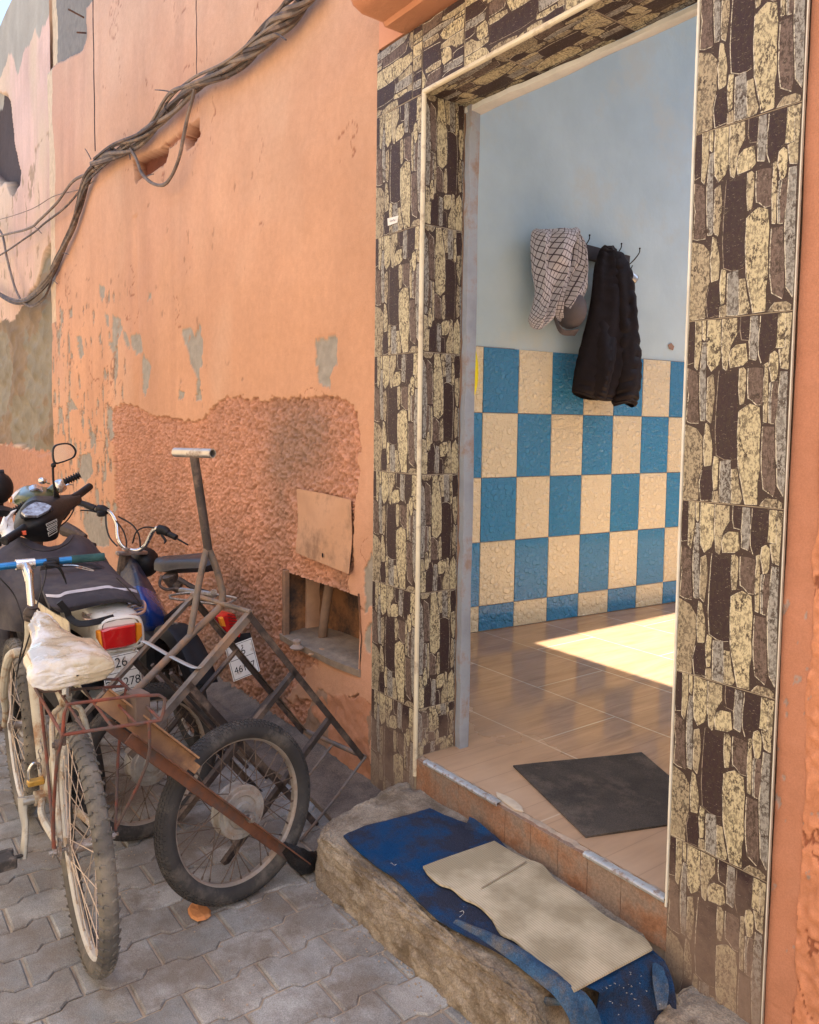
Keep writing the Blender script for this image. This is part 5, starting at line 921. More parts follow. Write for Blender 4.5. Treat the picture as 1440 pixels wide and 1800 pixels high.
fbn = MB(); angle_bar(fbn, p0-CN*.12, p1-CN*.12, .03, .004, EZ, -1); fbn.build('axle_beam', RUST, ct)
P1, P2, P3 = CP(441, 1076, -.22), CP(642, 1331, -.22), CP(582, 1413, -.22); BV = -CN*.385
AE = CP(262, 1282, -.22); AE2 = CP(225, 1326, -.22)
A_dir = (AE2-P1)/np.linalg.norm(AE2-P1); C_dir = (P2-P1)/np.linalg.norm(P2-P1)
for i, (a, b_, m_, wd) in enumerate([(P1, AE2, GREYST, .024), (P1+BV, AE2+BV, GREYST, .022), (P1, P2, DARKST, .022), (P1+BV, P2+BV, DARKST, .020), (P1+A_dir*.30, P1+A_dir*.30+(P3-P2)*0+C_dir*.86, DARKST, .022), (P1+BV+A_dir*.30, P1+BV+A_dir*.30+C_dir*.86, DARKST, .022)]):
    mb = MB(); angle_bar(mb, a, b_, wd, .0032, EZ, -1 if i in (0, 2, 4) else 1); mb.build('frame_rail', m_, ct)
for i, t_ in enumerate((.36, .68)):
    o = P1+(P2-P1)*t_; mb = MB(); angle_bar(mb, o, o+A_dir*.62, .02, .003, EZ, -1); mb.build('cross_bar', DARKST, ct); mb = MB(); angle_bar(mb, o+BV, o+BV+A_dir*.5, .02, .003, EZ, 1); mb.build('cross_bar', DARKST, ct)
mb = MB(); mb.tube([P1, P1+BV], .009, 8); mb.build('cross_tube', GREYST, ct)
mb = MB(); mb.tube([P2, P2+BV], .010, 10); mb.build('cross_tube', GREYST, ct)
for pr_ in ([P2, P3], [P3, CP(528, 1478, -.16)], [P2+BV*.5, P2+BV*.5+(P3-P2)*.9]): mb = MB(); mb.tube(pr_, .0055, 7); mb.build('rebar_rod', GREYST, ct)
for k_ in (.33, .66): mb = MB(); o = P1+BV*k_+A_dir*.3; mb.tube([o, o+C_dir*.62], .0075, 6); mb.build('slat', DARKST, ct)
# curved strap + handle
mb = MB(); s0_, s1_ = CP(250, 1127, -.60), CP(350, 1174, -.22); sm_ = CP(296, 1151, -.42); mb.tube([s0_, s0_*.75+sm_*.25+V(0, 0, .004), sm_, s1_*.75+sm_*.25+V(0, 0, -.006), s1_], .010, 8, 6, flat=.3); mb.build('strap', M('galvanised_strap', (.46, .45, .42), (.36, .34, .31), .45, metal=.5, ns=12), ct)
kk = -.41
mb = MB(); mb.tube([CP(366, 963, kk), CP(380, 998, kk), CP(390, 1034, kk), CP(391, 1052, kk), CP(384, 1070, kk), CP(335, 1117, kk), CP(250, 1203, kk), CP(200, 1252, kk)], .0125, 12, 5); mb.build('handle_tube', GREYST, ct)
mb = MB(); mb.tube([CP(365, 960, kk), CP(352, 1015, kk), CP(334, 1118, kk)], .0115, 12, 3); mb.build('handle_tube', GREYST, ct)
mb = MB(); hp = CP(341, 800, kk); mb.tube([CP(366, 966, kk), CP(362, 938, kk), hp], .0155, 12, 2); mb.build('handle_pole', DARKST, ct)
mb = MB(); h1_, h2_ = onx(374, 797, hp[0]+.085), onx(308, 795, hp[0]-.085)
hd = (h1_-h2_)/np.linalg.norm(h1_-h2_); hl_ = np.linalg.norm(h1_-h2_); mb.lathe(h2_, hd, [(.012, 0), (.0165, 0), (.0165, hl_), (.012, hl_), (.012, 0)], 20); mb.build('handle_grip', M('bare_steel_tube', (.55, .50, .44), (.45, .40, .34), .32, metal=.8, ns=14, dirt=(.25, .17, .12), da=.3, ds=18), ct)
# foot wrapped in tape at the lower end
mb = MB(); f0, f1 = CP(508, 1500, .01), CP(552, 1512, .0); d_ = (f1-f0)/np.linalg.norm(f1-f0)
mb.tube([CP(500, 1490, .01), CP(522, 1508, .01), CP(540, 1518, .0), CP(556, 1516, -.03), CP(566, 1508, -.06)], [.018, .034, .040, .036, .02], 10, 4); 
mb.v = [tuple(np.array(p)+.006*(np.array([float(vnoise(np.array(p[0]*90), np.array(p[1]*90+p[2]*50), s_)) for s_ in (1, 2, 3)])-.5)*2) for p in mb.v]
mb.v = [(p[0], p[1], max(p[2], .003)) for p in mb.v]
mb.build('foot', M('black_tape', (.02, .018, .018), (.012, .011, .012), .45, ns=20, bump=.004, bs=60), ct)
mb = MB(); mb.box(CP(243, 1243, -.05), (.06, .045, .09), (CN, CT, EZ), bev=.003); mb.build('bracket', M('brown_plate', (.16, .11, .085), (.10, .07, .055), .7, ns=12), ct)
# ================================================================== MOPEDS
BLK = M('black_plastic', (.013, .012, .014), (.008, .008, .009), .5, ns=20)
WHP = M('white_plastic', (.76, .75, .70), (.66, .63, .56), .3, ns=5, dirt=(.5, .42, .32), da=.2, ds=14, coat=.3)
COV = M('grey_apron_cloth', (.058, .052, .064), (.038, .035, .044), .8, ns=5, bump=.0015, bs=30, dirt=(.085, .075, .075), da=.35, ds=4)
REFL = M('reflective_tape', (.62, .60, .66), (.5, .48, .54), .35, ns=20)
REDL = M('red_lens', (.55, .012, .012), (.42, .008, .01), .12, ns=6, coat=.8); AMB = M('amber_lens', (.75, .26, .02), (.62, .2, .015), .15, ns=9, coat=.6)
PLT = M('plate_white', (.78, .78, .76), (.68, .67, .63), .45, ns=8, dirt=(.5, .42, .34), da=.25, ds=16); INK = M('plate_ink', (.02, .02, .025), rough=.6)
def plate(parent, TL, TR, BR, BL, rows_):
    TL, TR, BR, BL = map(np.array, (TL, TR, BR, BL)); ux = (TR-TL+BR-BL); wd = np.linalg.norm(ux)/2; ux /= np.linalg.norm(ux); uy = (TL-BL+TR-BR); hg = np.linalg.norm(uy)/2; uy -= ux*(ux@uy); uy /= np.linalg.norm(uy); nn = np.cross(ux, uy); c = (TL+TR+BR+BL)/4
    mb = MB(); mb.box(c, (wd, hg, .0025), (ux, uy, nn), bev=.0008); p = mb.build('licence_plate', PLT, parent); bd = MB()
    for s_ in (-1, 1): bd.box(c+ux*s_*(wd/2-.005)+nn*.0016, (.0018, hg-.01, .0004), (ux, uy, nn)); bd.box(c+uy*s_*(hg/2-.005)+nn*.0016, (wd-.01, .0018, .0004), (ux, uy, nn))
    bd.box(c+nn*.0016+uy*hg*rows_[0][3], (wd*.84, .002, .0004), (ux, uy, nn)); bd.build('plate_border', INK, p)
    for txt, sz, oy, _ in rows_: t_ = text_mesh(txt, sz, c+uy*oy*hg, ux*.92, uy, .0019); t_.build('plate_number', INK, p, smooth=False)
    bt_ = MB(); bt_.sphere(c+uy*(hg*.38)+ux*.012+nn*.002, .0045, 8, 5); bt_.build('plate_bolt', STEEL, p)
# --- white scooter
sc = thing('scooter', 'white scooter with grey leg apron, black dash and plate 26 212278', 'scooter', (-3.2, -.93, 0))
SX = -3.0
S = lambda x, y, X=SX: onx(x, y, X)
wheel(sc, V(-3.24, -.955, .262), V(.08, 1, .16), .262, .036, .04, 36, .05, .10, RUB, DARKST, RSPK, DARKST, None, 'rear_wheel', 1.0, drum=(.085, .06))
hbS = V(-3.95, -.97, 1.10)
wheel(sc, V(-4.35, -1.02, .262), V(.25, 1, .1), .262, .034, .04, 36, .05, .10, RUB, DARKST, RSPK, DARKST, None, 'front_wheel', 1.0, drum=(.085, .06))
# tail body
mb = MB(); rows = []
for (X, k, dz) in ((-2.985, .86, .0), (-3.0, 1.0, 0.), (-3.10, 1.06, .01), (-3.3, 1.15, .02), (-3.6, 1.25, .0)):
    L_ = [S(172, 1108), S(176, 1092), S(205, 1084), S(238, 1082), S(249, 1094), S(252, 1124), S(243, 1136), S(182, 1146), S(172, 1130)]; c = sum(L_)/len(L_); r = [c+(p-c)*k+V(X-SX, 0, dz) for p in L_]; r = [V(p[0], p[1], p[2]) for p in r]; rows.append(r+[r[0]])
mb.surf(rows, 4, 3, .004); cc_ = sum(rows[0])/len(rows[0]); mb.add(list(rows[0]), [tuple(range(len(rows[0])-1))]); mb.build('tail_cover', WHP, sc)
fw_ = V(.02, 0, 0)
def lens(name, pts, mat, parent, depth=.03, bulge=.006):
    P_ = [np.array(p) for p in pts]; c = sum(P_)/len(P_); n = len(P_); mb = MB()
    vs = [p-V(depth, 0, 0) for p in P_]+P_+[c+(p-c)*.86+V(bulge, 0, 0) for p in P_]; mb.add(vs, [(i, (i+1) % n, n+(i+1) % n, n+i) for i in range(n)]+[(n+i, n+(i+1) % n, 2*n+(i+1) % n, 2*n+i) for i in range(n)]+[tuple(range(2*n, 3*n))]); return mb.build(name, mat, parent)
lens('tail_lamp', [S(177, 1109, -2.965), S(190, 1105, -2.965), S(238, 1097, -2.965), S(239, 1130, -2.965), S(222, 1137, -2.965), S(182, 1143, -2.965)], REDL, sc)
lens('indicator_lamp', [S(239.5, 1096, -2.966), S(249, 1096, -2.972), S(250, 1118, -2.972), S(240, 1130, -2.966)], AMB, sc); lens('indicator_lamp', [S(172, 1112, -2.972), S(176.5, 1109, -2.966), S(181, 1141, -2.966), S(173, 1125, -2.972)], AMB, sc)
mb = MB(); mb.prism([S(182, 1144, -3.0), S(240, 1133, -3.0), S(252, 1213, -2.985), S(192, 1226, -2.985)], (-.006, 0, 0)); mb.build('mudguard', WHP, sc)
plate(sc, S(176.5, 1158, -2.972), S(243, 1142, -2.972), S(251, 1206, -2.962), S(188, 1222, -2.962), [('26', .052, .16, .02), ('212278', .046, -.38, .02)])
mb = MB(); mb.sphere(S(236, 1141, -2.965), .006, 10, 6); mb.build('bolt', STEEL, sc)
# under-seat tub
mb = MB(); rows = []
for X, hw in ((-3.02, .09), (-3.2, .11), (-3.5, .12), (-3.75, .11)): rows.append([V(X, -.95+hw, .78), V(X, -.93+hw*1.1, .62), V(X, -.91+hw*.7, .48), V(X, -.91-hw*.7, .48), V(X, -.93-hw*1.1, .62), V(X, -.95-hw, .78)])
mb.surf(rows, 4, 4, .004); mb.build('side_panel', M('cream_plastic', (.66, .58, .42), (.55, .47, .33), .4, ns=6, dirt=(.35, .27, .2), da=.3, ds=9), sc)
mb = MB(); mb.tube([S(146, 1075, -3.2), S(150, 1088, -3.06), S(172, 1090, -3.0), S(200, 1087, -3.0), S(245, 1079, -3.0), S(255, 1070, -3.04), S(252, 1058, -3.12), S(236, 1056, -3.25)], .006, 8, 5)
for (a, b_) in (((152, 1082), (244, 1060)), ((158, 1086), (252, 1064)), ((170, 1089), (253, 1070)), ((225, 1067), (243, 1082)), ((178, 1078), (190, 1089))): mb.tube([S(*a, -3.08), S(*b_, -3.12)], .0045, 7)
mb.build('luggage_rack', M('rosy_chrome', (.66, .54, .50), (.5, .38, .33), .3, metal=.8, ns=10, dirt=(.3, .18, .12), da=.35, ds=16), sc)
mb = MB(); mb.box(V(-3.42, -.93, .42), (.55, .20, .22), bev=.05); mb.tube([V(-3.3, -.86, .36), V(-3.0, -.84, .34), V(-2.92, -.84, .36)], [.03, .045, .04], 12, 4); mb.box(V(-3.75, -.95, .30), (.4, .3, .10), bev=.03); mb.build('engine', M('scooter_engine', (.03, .027, .027), (.018, .017, .018), .6, ns=20), sc)
mb = MB(); mb.tube([V(-3.05, -.98, .52), V(-3.2, -1.02, .36), V(-3.24, -1.03, .26)], .025, 10, 3); mb.build('shock_absorber', BLK, sc)
# covered seat
mb = MB(); X_ = lambda x, y, X: onx(x, y, X)
mb.surf([[X_(70, 985, -3.75), X_(100, 990, -3.75), X_(140, 985, -3.8), X_(185, 988, -3.75), X_(205, 1005, -3.72)],
         [X_(72, 1008, -3.5), X_(110, 1005, -3.5), X_(150, 1000, -3.5), X_(195, 1002, -3.5), X_(222, 1022, -3.48)],
         [X_(74, 1030, -3.3), X_(112, 1026, -3.3), X_(155, 1018, -3.3), X_(205, 1016, -3.3), X_(240, 1036, -3.28)],
         [X_(80, 1048, -3.16), X_(112, 1045, -3.14), X_(160, 1034, -3.14), X_(210, 1032, -3.14), X_(246, 1048, -3.14)],
         [X_(88, 1064, -3.08), X_(112, 1066, -3.06), X_(160, 1056, -3.06), X_(212, 1050, -3.06), X_(250, 1060, -3.08)],
         [X_(96, 1072, -3.08), X_(114, 1077, -3.07), X_(160, 1067, -3.07), X_(212, 1058, -3.07), X_(248, 1066, -3.09)]], 8, 8, .02, amp=.004, fs_=6); seat = mb.build('seat', COV, sc)
mb = MB(); mb.surf([[X_(80, 1044, -3.145), X_(103, 1045, -3.12), X_(118, 1039, -3.12), X_(160, 1033, -3.12), X_(190, 1029, -3.12), X_(204, 1033, -3.12), X_(228, 1034, -3.12), X_(240, 1037, -3.13)], [X_(82, 1049, -3.14), X_(104, 1050, -3.115), X_(119, 1044, -3.115), X_(160, 1038, -3.115), X_(190, 1033.5, -3.115), X_(204, 1037, -3.115), X_(228, 1038.5, -3.115), X_(242, 1042, -3.13)]], 2, 5, .002); mb.build('reflective_stripe', REFL, seat)
mb = MB(); mb.tube([X_(104, 1058, -3.02), X_(118, 1075, -3.02), X_(122, 1085, -3.02), X_(138, 1096, -3.0), X_(165, 1094, -2.99), X_(200, 1085, -3.0)], .006, 6, 5, flat=2.2); mb.tube([X_(205, 1016, -3.2), X_(228, 1038, -3.1), X_(248, 1062, -3.06)], .003, 5, 4); mb.build('strap', BLK, seat)
# apron over the leg shield
mb = MB(); mb.surf([[X_(18, 952, -3.85), X_(35, 945, -3.84), X_(75, 958, -3.78), X_(105, 955, -3.80), X_(125, 938, -3.86), X_(150, 945, -3.95), X_(165, 955, -4.02)],
    [X_(-10, 975, -3.8), X_(30, 972, -3.72), X_(70, 976, -3.68), X_(110, 975, -3.68), X_(150, 968, -3.72), X_(175, 978, -3.8), X_(190, 990, -3.85)],
    [X_(-25, 1010, -3.7), X_(20, 1010, -3.6), X_(60, 1010, -3.56), X_(100, 1012, -3.56), X_(150, 1005, -3.58), X_(190, 1010, -3.62), X_(212, 1025, -3.68)],
    [X_(-30, 1060, -3.7), X_(15, 1055, -3.55), X_(50, 1050, -3.5), X_(80, 1050, -3.48), X_(130, 1060, -3.48), X_(190, 1060, -3.5), X_(225, 1070, -3.6)],
    [X_(-30, 1100, -3.75), X_(20, 1105, -3.58), X_(45, 1112, -3.52), X_(75, 1118, -3.5), X_(120, 1130, -3.48), X_(180, 1130, -3.5), X_(215, 1130, -3.62)]], 9, 8, .006, amp=.012, fs_=5, fn=lambda u, v: .012*np.sin(14*v+5*u*u)*u)
ap = mb.build('apron', COV, sc); mb = MB(); mb.tube([X_(40, 955, -3.76), X_(60, 966, -3.68), X_(90, 968, -3.66), X_(118, 956, -3.74), X_(130, 942, -3.82)], .0025, 5, 6); mb.build('seam', BLK, ap)
mb = MB(); mb.surf([[X_(70, 990, -3.5), X_(120, 983, -3.5), X_(160, 985, -3.52), X_(198, 1005, -3.55)], [X_(72, 994, -3.46), X_(120, 988, -3.46), X_(160, 990, -3.48), X_(200, 1010, -3.5)], [X_(70, 1003, -3.48), X_(120, 996, -3.47), X_(165, 997, -3.48), X_(208, 1014, -3.5)]], 4, 5, .004); mb.build('apron_flap', COV, ap)
# cowl + dash
cwl = MB(); cwl.surf([[X_(28, 905, -4.0), X_(45, 882, -4.02), X_(62, 872, -4.04), X_(85, 872, -4.06), X_(112, 870, -4.1), X_(140, 868, -4.14)],
    [X_(24, 925, -3.86), X_(40, 905, -3.85), X_(60, 888, -3.86), X_(90, 882, -3.9), X_(118, 878, -4.0), X_(142, 872, -4.1)],
    [X_(30, 938, -3.80), X_(48, 925, -3.78), X_(75, 913, -3.78), X_(98, 903, -3.82), X_(122, 892, -3.95), X_(144, 878, -4.09)],
    [X_(45, 945, -3.82), X_(60, 940, -3.80), X_(80, 932, -3.80), X_(102, 920, -3.84), X_(120, 902, -3.95), X_(142, 884, -4.09)],
    [X_(50, 952, -3.86), X_(66, 952, -3.84), X_(84, 952, -3.84), X_(102, 944, -3.87), X_(108, 915, -3.96), X_(136, 886, -4.1)]], 7, 7, .03); cw_o = cwl.build('handlebar_cowl', BLK, sc)
mb = MB(); mb.surf([[X_(36, 896, -3.86), X_(48, 884, -3.86), X_(62, 879, -3.86), X_(84, 884, -3.86)], [X_(35, 908, -3.81), X_(50, 900, -3.80), X_(70, 893, -3.82), X_(93, 893, -3.83)], [X_(42, 911, -3.79), X_(58, 909, -3.78), X_(76, 904, -3.79), X_(90, 898, -3.81)]], 6, 6, .012); dash = mb.build('dash_frame', BLK, cw_o)
mb = MB(); mb.prism([X_(x, y, X) for x, y, X in ((37, 903, -3.80), (50, 892, -3.83), (63, 885.5, -3.85), (80, 888, -3.84), (90, 893, -3.81), (84, 901, -3.79), (66, 910, -3.765), (44, 909, -3.775))], (.008, 0, .010)); mb.build('dash_glass', M('dash_glass', (.36, .42, .52), (.10, .08, .09), .08, ns=34, coat=1.), cw_o)
mb = MB(); mb.tube([X_(45, 928, -3.80), X_(34, 935, -3.78), X_(10, 950, -3.72)], [.022, .02, .019], 14, 3); mb.lathe(X_(10, 950, -3.72), X_(10, 950, -3.72)-X_(34, 935, -3.78), [(.019, 0), (.021, .004), (.018, .01), (.006, .011), (0, .008)], 14); mb.build('grip', BLK, sc)
mb = MB(); mb.tube([X_(128, 876, -4.10), X_(142, 867, -4.16), X_(158, 855, -4.22)], [.02, .019, .0185], 14, 3); mb.build('grip', BLK, sc)
lens('light_switch', [X_(39, 934, -3.745), X_(46, 933, -3.745), X_(47, 940, -3.745), X_(41, 941, -3.745)], M('orange_switch', (.75, .12, .05), rough=.4), sc, .012, .003); lens('light_switch', [X_(121, 880, -4.03), X_(128, 876, -4.04), X_(130, 884, -4.04), X_(124, 887, -4.03)], MATS['orange_switch'], sc, .012, .003)
mb = MB(); mb.surf([[X_(30, 895, -4.15), X_(22, 910, -4.1), X_(28, 928, -4.0)], [X_(18, 905, -4.1), X_(8, 925, -4.02), X_(20, 938, -3.92)], [X_(8, 925, -4.02), X_(3, 945, -3.95), X_(14, 955, -3.85)]], 6, 6, .02); mb.build('front_fairing', WHP, sc)
for i, (y0_, y1_) in enumerate(((916, 921), (923.5, 928), (931, 938))):
    mb = MB(); q = [X_(80+i*1.8, y0_+5, -3.785), X_(99, y0_-4, -3.80), X_(99.5, y1_-4, -3.80), X_(82+i*1.5, y1_+4.5, -3.785)]; q = [p+V(.012, 0, 0) for p in q]; mb.tube(q+[q[0]], .0011, 4); mb.tube([q[0]*.6+q[3]*.4, q[1]*.6+q[2]*.4], .0008, 4); mb.build('warning_label', M('sticker_white', (.7, .68, .62)), cw_o, smooth=False)
mb = MB(); mb.tube([X_(100, 874, -4.02), X_(97, 862, -4.0), X_(94, 845, -3.99), X_(93, 822, -3.98)], [.016, .007, .0055, .0055], 10, 4); mb.sphere(X_(94, 818, -3.98), .012, 10, 8); mir = mb.build('mirror_arm', BLK, sc)
mo_ = [(92, 800), (93, 788), (100, 781), (118, 778.5), (129, 783), (135, 793), (132, 803), (122, 809), (100, 816), (94, 812)]; mp_ = [X_(x, y, -3.98) for x, y in mo_]; mp_ = catmull(mp_+[mp_[0]], 4)[:-1]; cm_ = sum(mp_)/len(mp_); n = len(mp_)
mb = MB(); vs = [cm_+(p-cm_)*.55-V(.035, 0, 0) for p in mp_]+[p-V(.015, 0, 0) for p in mp_]+[p for p in mp_]+[cm_+(p-cm_)*.85+V(.002, 0, 0) for p in mp_]+[cm_+(p-cm_)*.84-V(.003, 0, 0) for p in mp_]
mb.add(vs, [(k*n+i, k*n+(i+1) % n, (k+1)*n+(i+1) % n, (k+1)*n+i) for k in range(4) for i in range(n)]+[tuple(range(n-1, -1, -1))]); mb.build('mirror_shell', BLK, mir)
mb = MB(); g_ = [cm_+(p-cm_)*.86-V(.002, 0, 0) for p in mp_]; mb.add(g_, [tuple(range(n))]); mb.build('mirror_glass', M('mirror', (.92, .92, .92), (.9, .9, .9), .05, metal=1.), mir, smooth=False)
mb = MB(); mb.tube([X_(130, 890, -4.0), X_(128, 900, -3.98), X_(118, 915, -3.95), X_(106, 925, -3.9)], .0035, 6, 5); mb.tube([X_(122, 900, -3.97), X_(112, 913, -3.93)], .006, 6); mb.lathe(X_(102, 915, -3.87), EX, [(0, 0), (.012, 0), (.012, .006), (.008, .008), (.004, .008), (0, .006)], 14); mb.build('control_cable', BLK, sc)

# --- blue moped with chrome handlebar
bm = thing('moped', 'blue moped with chrome high handlebar, torn seat and tilted plate', 'moped', (-3.45, -.4, 0))
wheel(bm, V(-3.50, -.43, .275), V(.10, 1, .14), .275, .034, .036, 32, .05, .10, RUB, STEEL, RSPK, DARKST, None, 'rear_wheel', 1.0, drum=(.07, .06))
wheel(bm, V(-4.62, -.52, .275), V(-.2, 1, .12), .275, .032, .036, 32, .05, .10, RUB, STEEL, RSPK, DARKST, None, 'front_wheel', 1.0, drum=(.06, .05))
BL_ = M('blue_paint', (.010, .055, .26), (.007, .035, .17), .22, ns=5, coat=.8, dirt=(.07, .07, .09), da=.3, ds=9)
DBL = M('dark_blue_paint', (.035, .045, .085), (.02, .026, .05), .35, ns=6, coat=.4, dirt=(.12, .10, .09), da=.3, ds=9)
mb = MB(); ax0 = V(-3.50, -.43, .275)
rows = []
for u in np.linspace(.35, 2.1, 12):
    c = ax0+V(math.cos(u), 0, math.sin(u))*.30+V(0, -.14*math.sin(u)*.30, 0); rows.append([c+V(0, -.065, 0)-V(math.cos(u), 0, math.sin(u))*.05, c+V(0, -.05, 0), c, c+V(0, .05, 0), c+V(0, .065, 0)-V(math.cos(u), 0, math.sin(u))*.05])
mb.surf(rows, 2, 3, .003); mb.build('mudguard', M('fender_black', (.016, .014, .015), (.010, .009, .010), .6, ns=8, dirt=(.04, .034, .03), da=.3, ds=8), bm)
Z_ = lambda x, y, X: onx(x, y, X)
mb = MB(); mb.surf([[Z_(212, 985, -4.12), Z_(226, 975, -4.1), Z_(240, 985, -4.1)], [Z_(212, 1030, -4.05), Z_(240, 1010, -4.0), Z_(262, 1020, -4.02)], [Z_(212, 1060, -3.95), Z_(250, 1050, -3.88), Z_(275, 1042, -3.95)]], 7, 6, .05); mb.build('leg_fairing', DBL, bm)
mb = MB(); mb.surf([[Z_(215, 1035, -3.95), Z_(245, 1030, -3.86), Z_(272, 1042, -3.9), Z_(286, 1058, -3.92)], [Z_(225, 1060, -3.86), Z_(255, 1062, -3.76), Z_(282, 1070, -3.8), Z_(296, 1082, -3.86)], [Z_(235, 1095, -3.84), Z_(262, 1095, -3.75), Z_(285, 1096, -3.78), Z_(298, 1092, -3.84)], [Z_(240, 1125, -3.86), Z_(258, 1122, -3.78), Z_(275, 1108, -3.8), Z_(292, 1100, -3.86)]], 7, 7, .05); mb.build('fuel_tank', BL_, bm)
mb = MB(); mb.tube([Z_(230, 1000, -4.1), Z_(225, 1060, -4.0), Z_(245, 1120, -3.9), Z_(270, 1170, -3.75), Z_(330, 1150, -3.6)], .03, 10, 5); mb.tube([Z_(290, 1090, -3.8), Z_(330, 1060, -3.65), Z_(370, 1052, -3.4)], .016, 8, 4); mb.tube([Z_(300, 1180, -3.75), Z_(350, 1230, -3.5)], .018, 8); mb.build('frame', DARKST, bm)
mb = MB(); mb.box(Z_(270, 1145, -3.72), (.22, .12, .18), bev=.03); mb.build('engine', M('engine_dark', (.03, .027, .027), (.018, .017, .017), .6, ns=20, metal=.3), bm)
h = [Z_(140, 886, -4.35), Z_(165, 894, -4.30), Z_(186, 897, -4.25), Z_(198, 905, -4.2), Z_(206, 922, -4.16), Z_(208, 945, -4.12), Z_(218, 962, -4.1), Z_(240, 968, -4.07), Z_(255, 960, -4.05), Z_(264, 944, -4.02), Z_(272, 931, -3.98), Z_(284, 929, -3.94), Z_(296, 936, -3.9)]
mb = MB(); mb.tube(h, .0115, 12, 4); mb.build('handlebar', CHROME, bm)
mb = MB(); mb.tube([Z_(137, 883, -4.36), Z_(152, 888, -4.33), Z_(168, 894, -4.29)], [.018, .017, .018], 12, 3); mb.build('grip', BLK, bm)
mb = MB(); mb.tube([Z_(172, 894, -4.28), Z_(180, 896, -4.26), Z_(189, 899, -4.24)], [.021, .026, .019], 12, 3); mb.box(Z_(178, 903, -4.24), (.03, .04, .03), bev=.006); mb.tube([Z_(180, 903, -4.24), Z_(160, 898, -4.26), Z_(142, 897, -4.30)], .004, 6, 3); mb.build('switch_unit', BLK, bm)
mb = MB(); mb.tube([Z_(280, 931, -3.93), Z_(290, 933, -3.90), Z_(296, 938, -3.88)], [.026, .024, .018], 12, 3); mb.tube([Z_(296, 938, -3.88), Z_(310, 945, -3.84)], .015, 12); mb.tube([Z_(310, 946, -3.84), Z_(331, 958, -3.80)], .0045, 8); mb.tube([Z_(284, 940, -3.9), Z_(291, 950, -3.88), Z_(289, 955, -3.87)], [.006, .007, .004], 6, 3); mb.build('throttle_grip', BLK, bm)
mb = MB(); mb.box(Z_(232, 972, -4.07), (.05, .17, .018), (EX, V(-.25, .95, -.08)/np.linalg.norm(V(-.25, .95, -.08)), EZ), bev=.004); mb.lathe(Z_(222, 970, -4.04), EZ, [(.0, .012), (.02, .012), (.02, .018), (.008, .018), (.008, .012)], 16); mb.build('top_yoke', STEEL, bm)
mb = MB(); mb.sphere(Z_(254, 988, -4.15), (.09, .075, .08), 18, 12); mb.build('headlamp_shell', BLK, bm)
mb = MB(); mb.tube([Z_(220, 975, -4.1), Z_(215, 1010, -4.12), Z_(212, 1030, -4.2)], .03, 10, 3); mb.build('steering_neck', DARKST, bm)
for pts in ([(186, 905, -4.24), (187, 925, -4.2), (193, 945, -4.16), (206, 960, -4.1)], [(195, 905, -4.2), (215, 930, -4.12), (222, 950, -4.08), (222, 965, -4.06)], [(208, 908, -4.18), (232, 922, -4.1), (244, 940, -4.05), (247, 962, -4.05)], [(272, 928, -3.97), (255, 927, -4.0), (240, 935, -4.03), (233, 955, -4.05)]):
    mb = MB(); mb.tube([Z_(*p) for p in pts], .0042, 6, 6); mb.build('control_cable', BC, bm)
# seat
mb = MB(); mb.surf([[Z_(271, 1002, -3.80), Z_(271, 990, -3.82), Z_(276, 981, -3.84), Z_(290, 977, -3.86)], [Z_(285, 1005, -3.72), Z_(287, 988, -3.74), Z_(300, 979, -3.78), Z_(318, 975, -3.82)], [Z_(315, 1000, -3.6), Z_(320, 984, -3.62), Z_(335, 976, -3.68), Z_(350, 972, -3.75)], [Z_(352, 998, -3.45), Z_(356, 984, -3.47), Z_(362, 974, -3.55), Z_(368, 971, -3.64)], [Z_(372, 992, -3.42), Z_(373, 984, -3.44), Z_(373, 977, -3.5), Z_(373, 974, -3.58)]], 6, 6, .05); mb.build('seat', M('seat_vinyl', (.035, .03, .033), (.022, .02, .022), .4, ns=8, dirt=(.09, .075, .07), da=.3, ds=10), bm)
mb = MB(); mb.tube([Z_(298, 1010, -3.68), Z_(305, 1025, -3.68), Z_(318, 1032, -3.66)], [.04, .03, .035], 10, 3); mb.tube([Z_(284, 1012, -3.66), Z_(281, 1028, -3.64), Z_(292, 1036, -3.62), Z_(310, 1035, -3.6), Z_(330, 1040, -3.55)], .007, 8, 4); mb.tube([Z_(315, 1018, -3.6), Z_(345, 1035, -3.5), Z_(375, 1045, -3.4)], .012, 8, 4); mb.build('seat_bracket', DARKST, bm)
mb = MB(); mb.tube([Z_(300, 1052, -3.5), Z_(302, 1046, -3.5), Z_(350, 1042, -3.35), Z_(410, 1050, -3.15), Z_(411, 1055, -3.15), Z_(385, 1062, -3.15), Z_(300, 1052, -3.5)], .0055, 8, 3); mb.tube([Z_(330, 1058, -3.35), Z_(375, 1040, -3.35)], .0055, 8); mb.tube([Z_(318, 1038, -3.5), Z_(378, 1046, -3.25)], .014, 8); mb.lathe(Z_(376, 1041, -3.2), V(.9, -.4, 0), [(0, 0), (.014, 0), (.014, .012), (.008, .014), (0, .014)], 12); mb.build('luggage_rack', STEEL, bm)
tl = [Z_(380, 1084, -3.12), Z_(398, 1077, -3.12), Z_(413, 1080, -3.12), Z_(425, 1110, -3.12), Z_(421, 1122, -3.12), Z_(404, 1116, -3.12), Z_(392, 1106, -3.12)]; lens('tail_lamp', tl, REDL, bm, .06, .012)
lens('indicator_lamp', [Z_(386, 1087, -3.095), Z_(392, 1085, -3.095), Z_(397, 1102, -3.095), Z_(390, 1101, -3.095)], AMB, bm, .02, .006)
mb = MB()
for i in range(6): a = Z_(400+i*1.2, 1080+i*5.6, -3.1); b_ = Z_(414+i*2, 1082+i*5.4, -3.1); mb.tube([a, b_], .0022, 5)
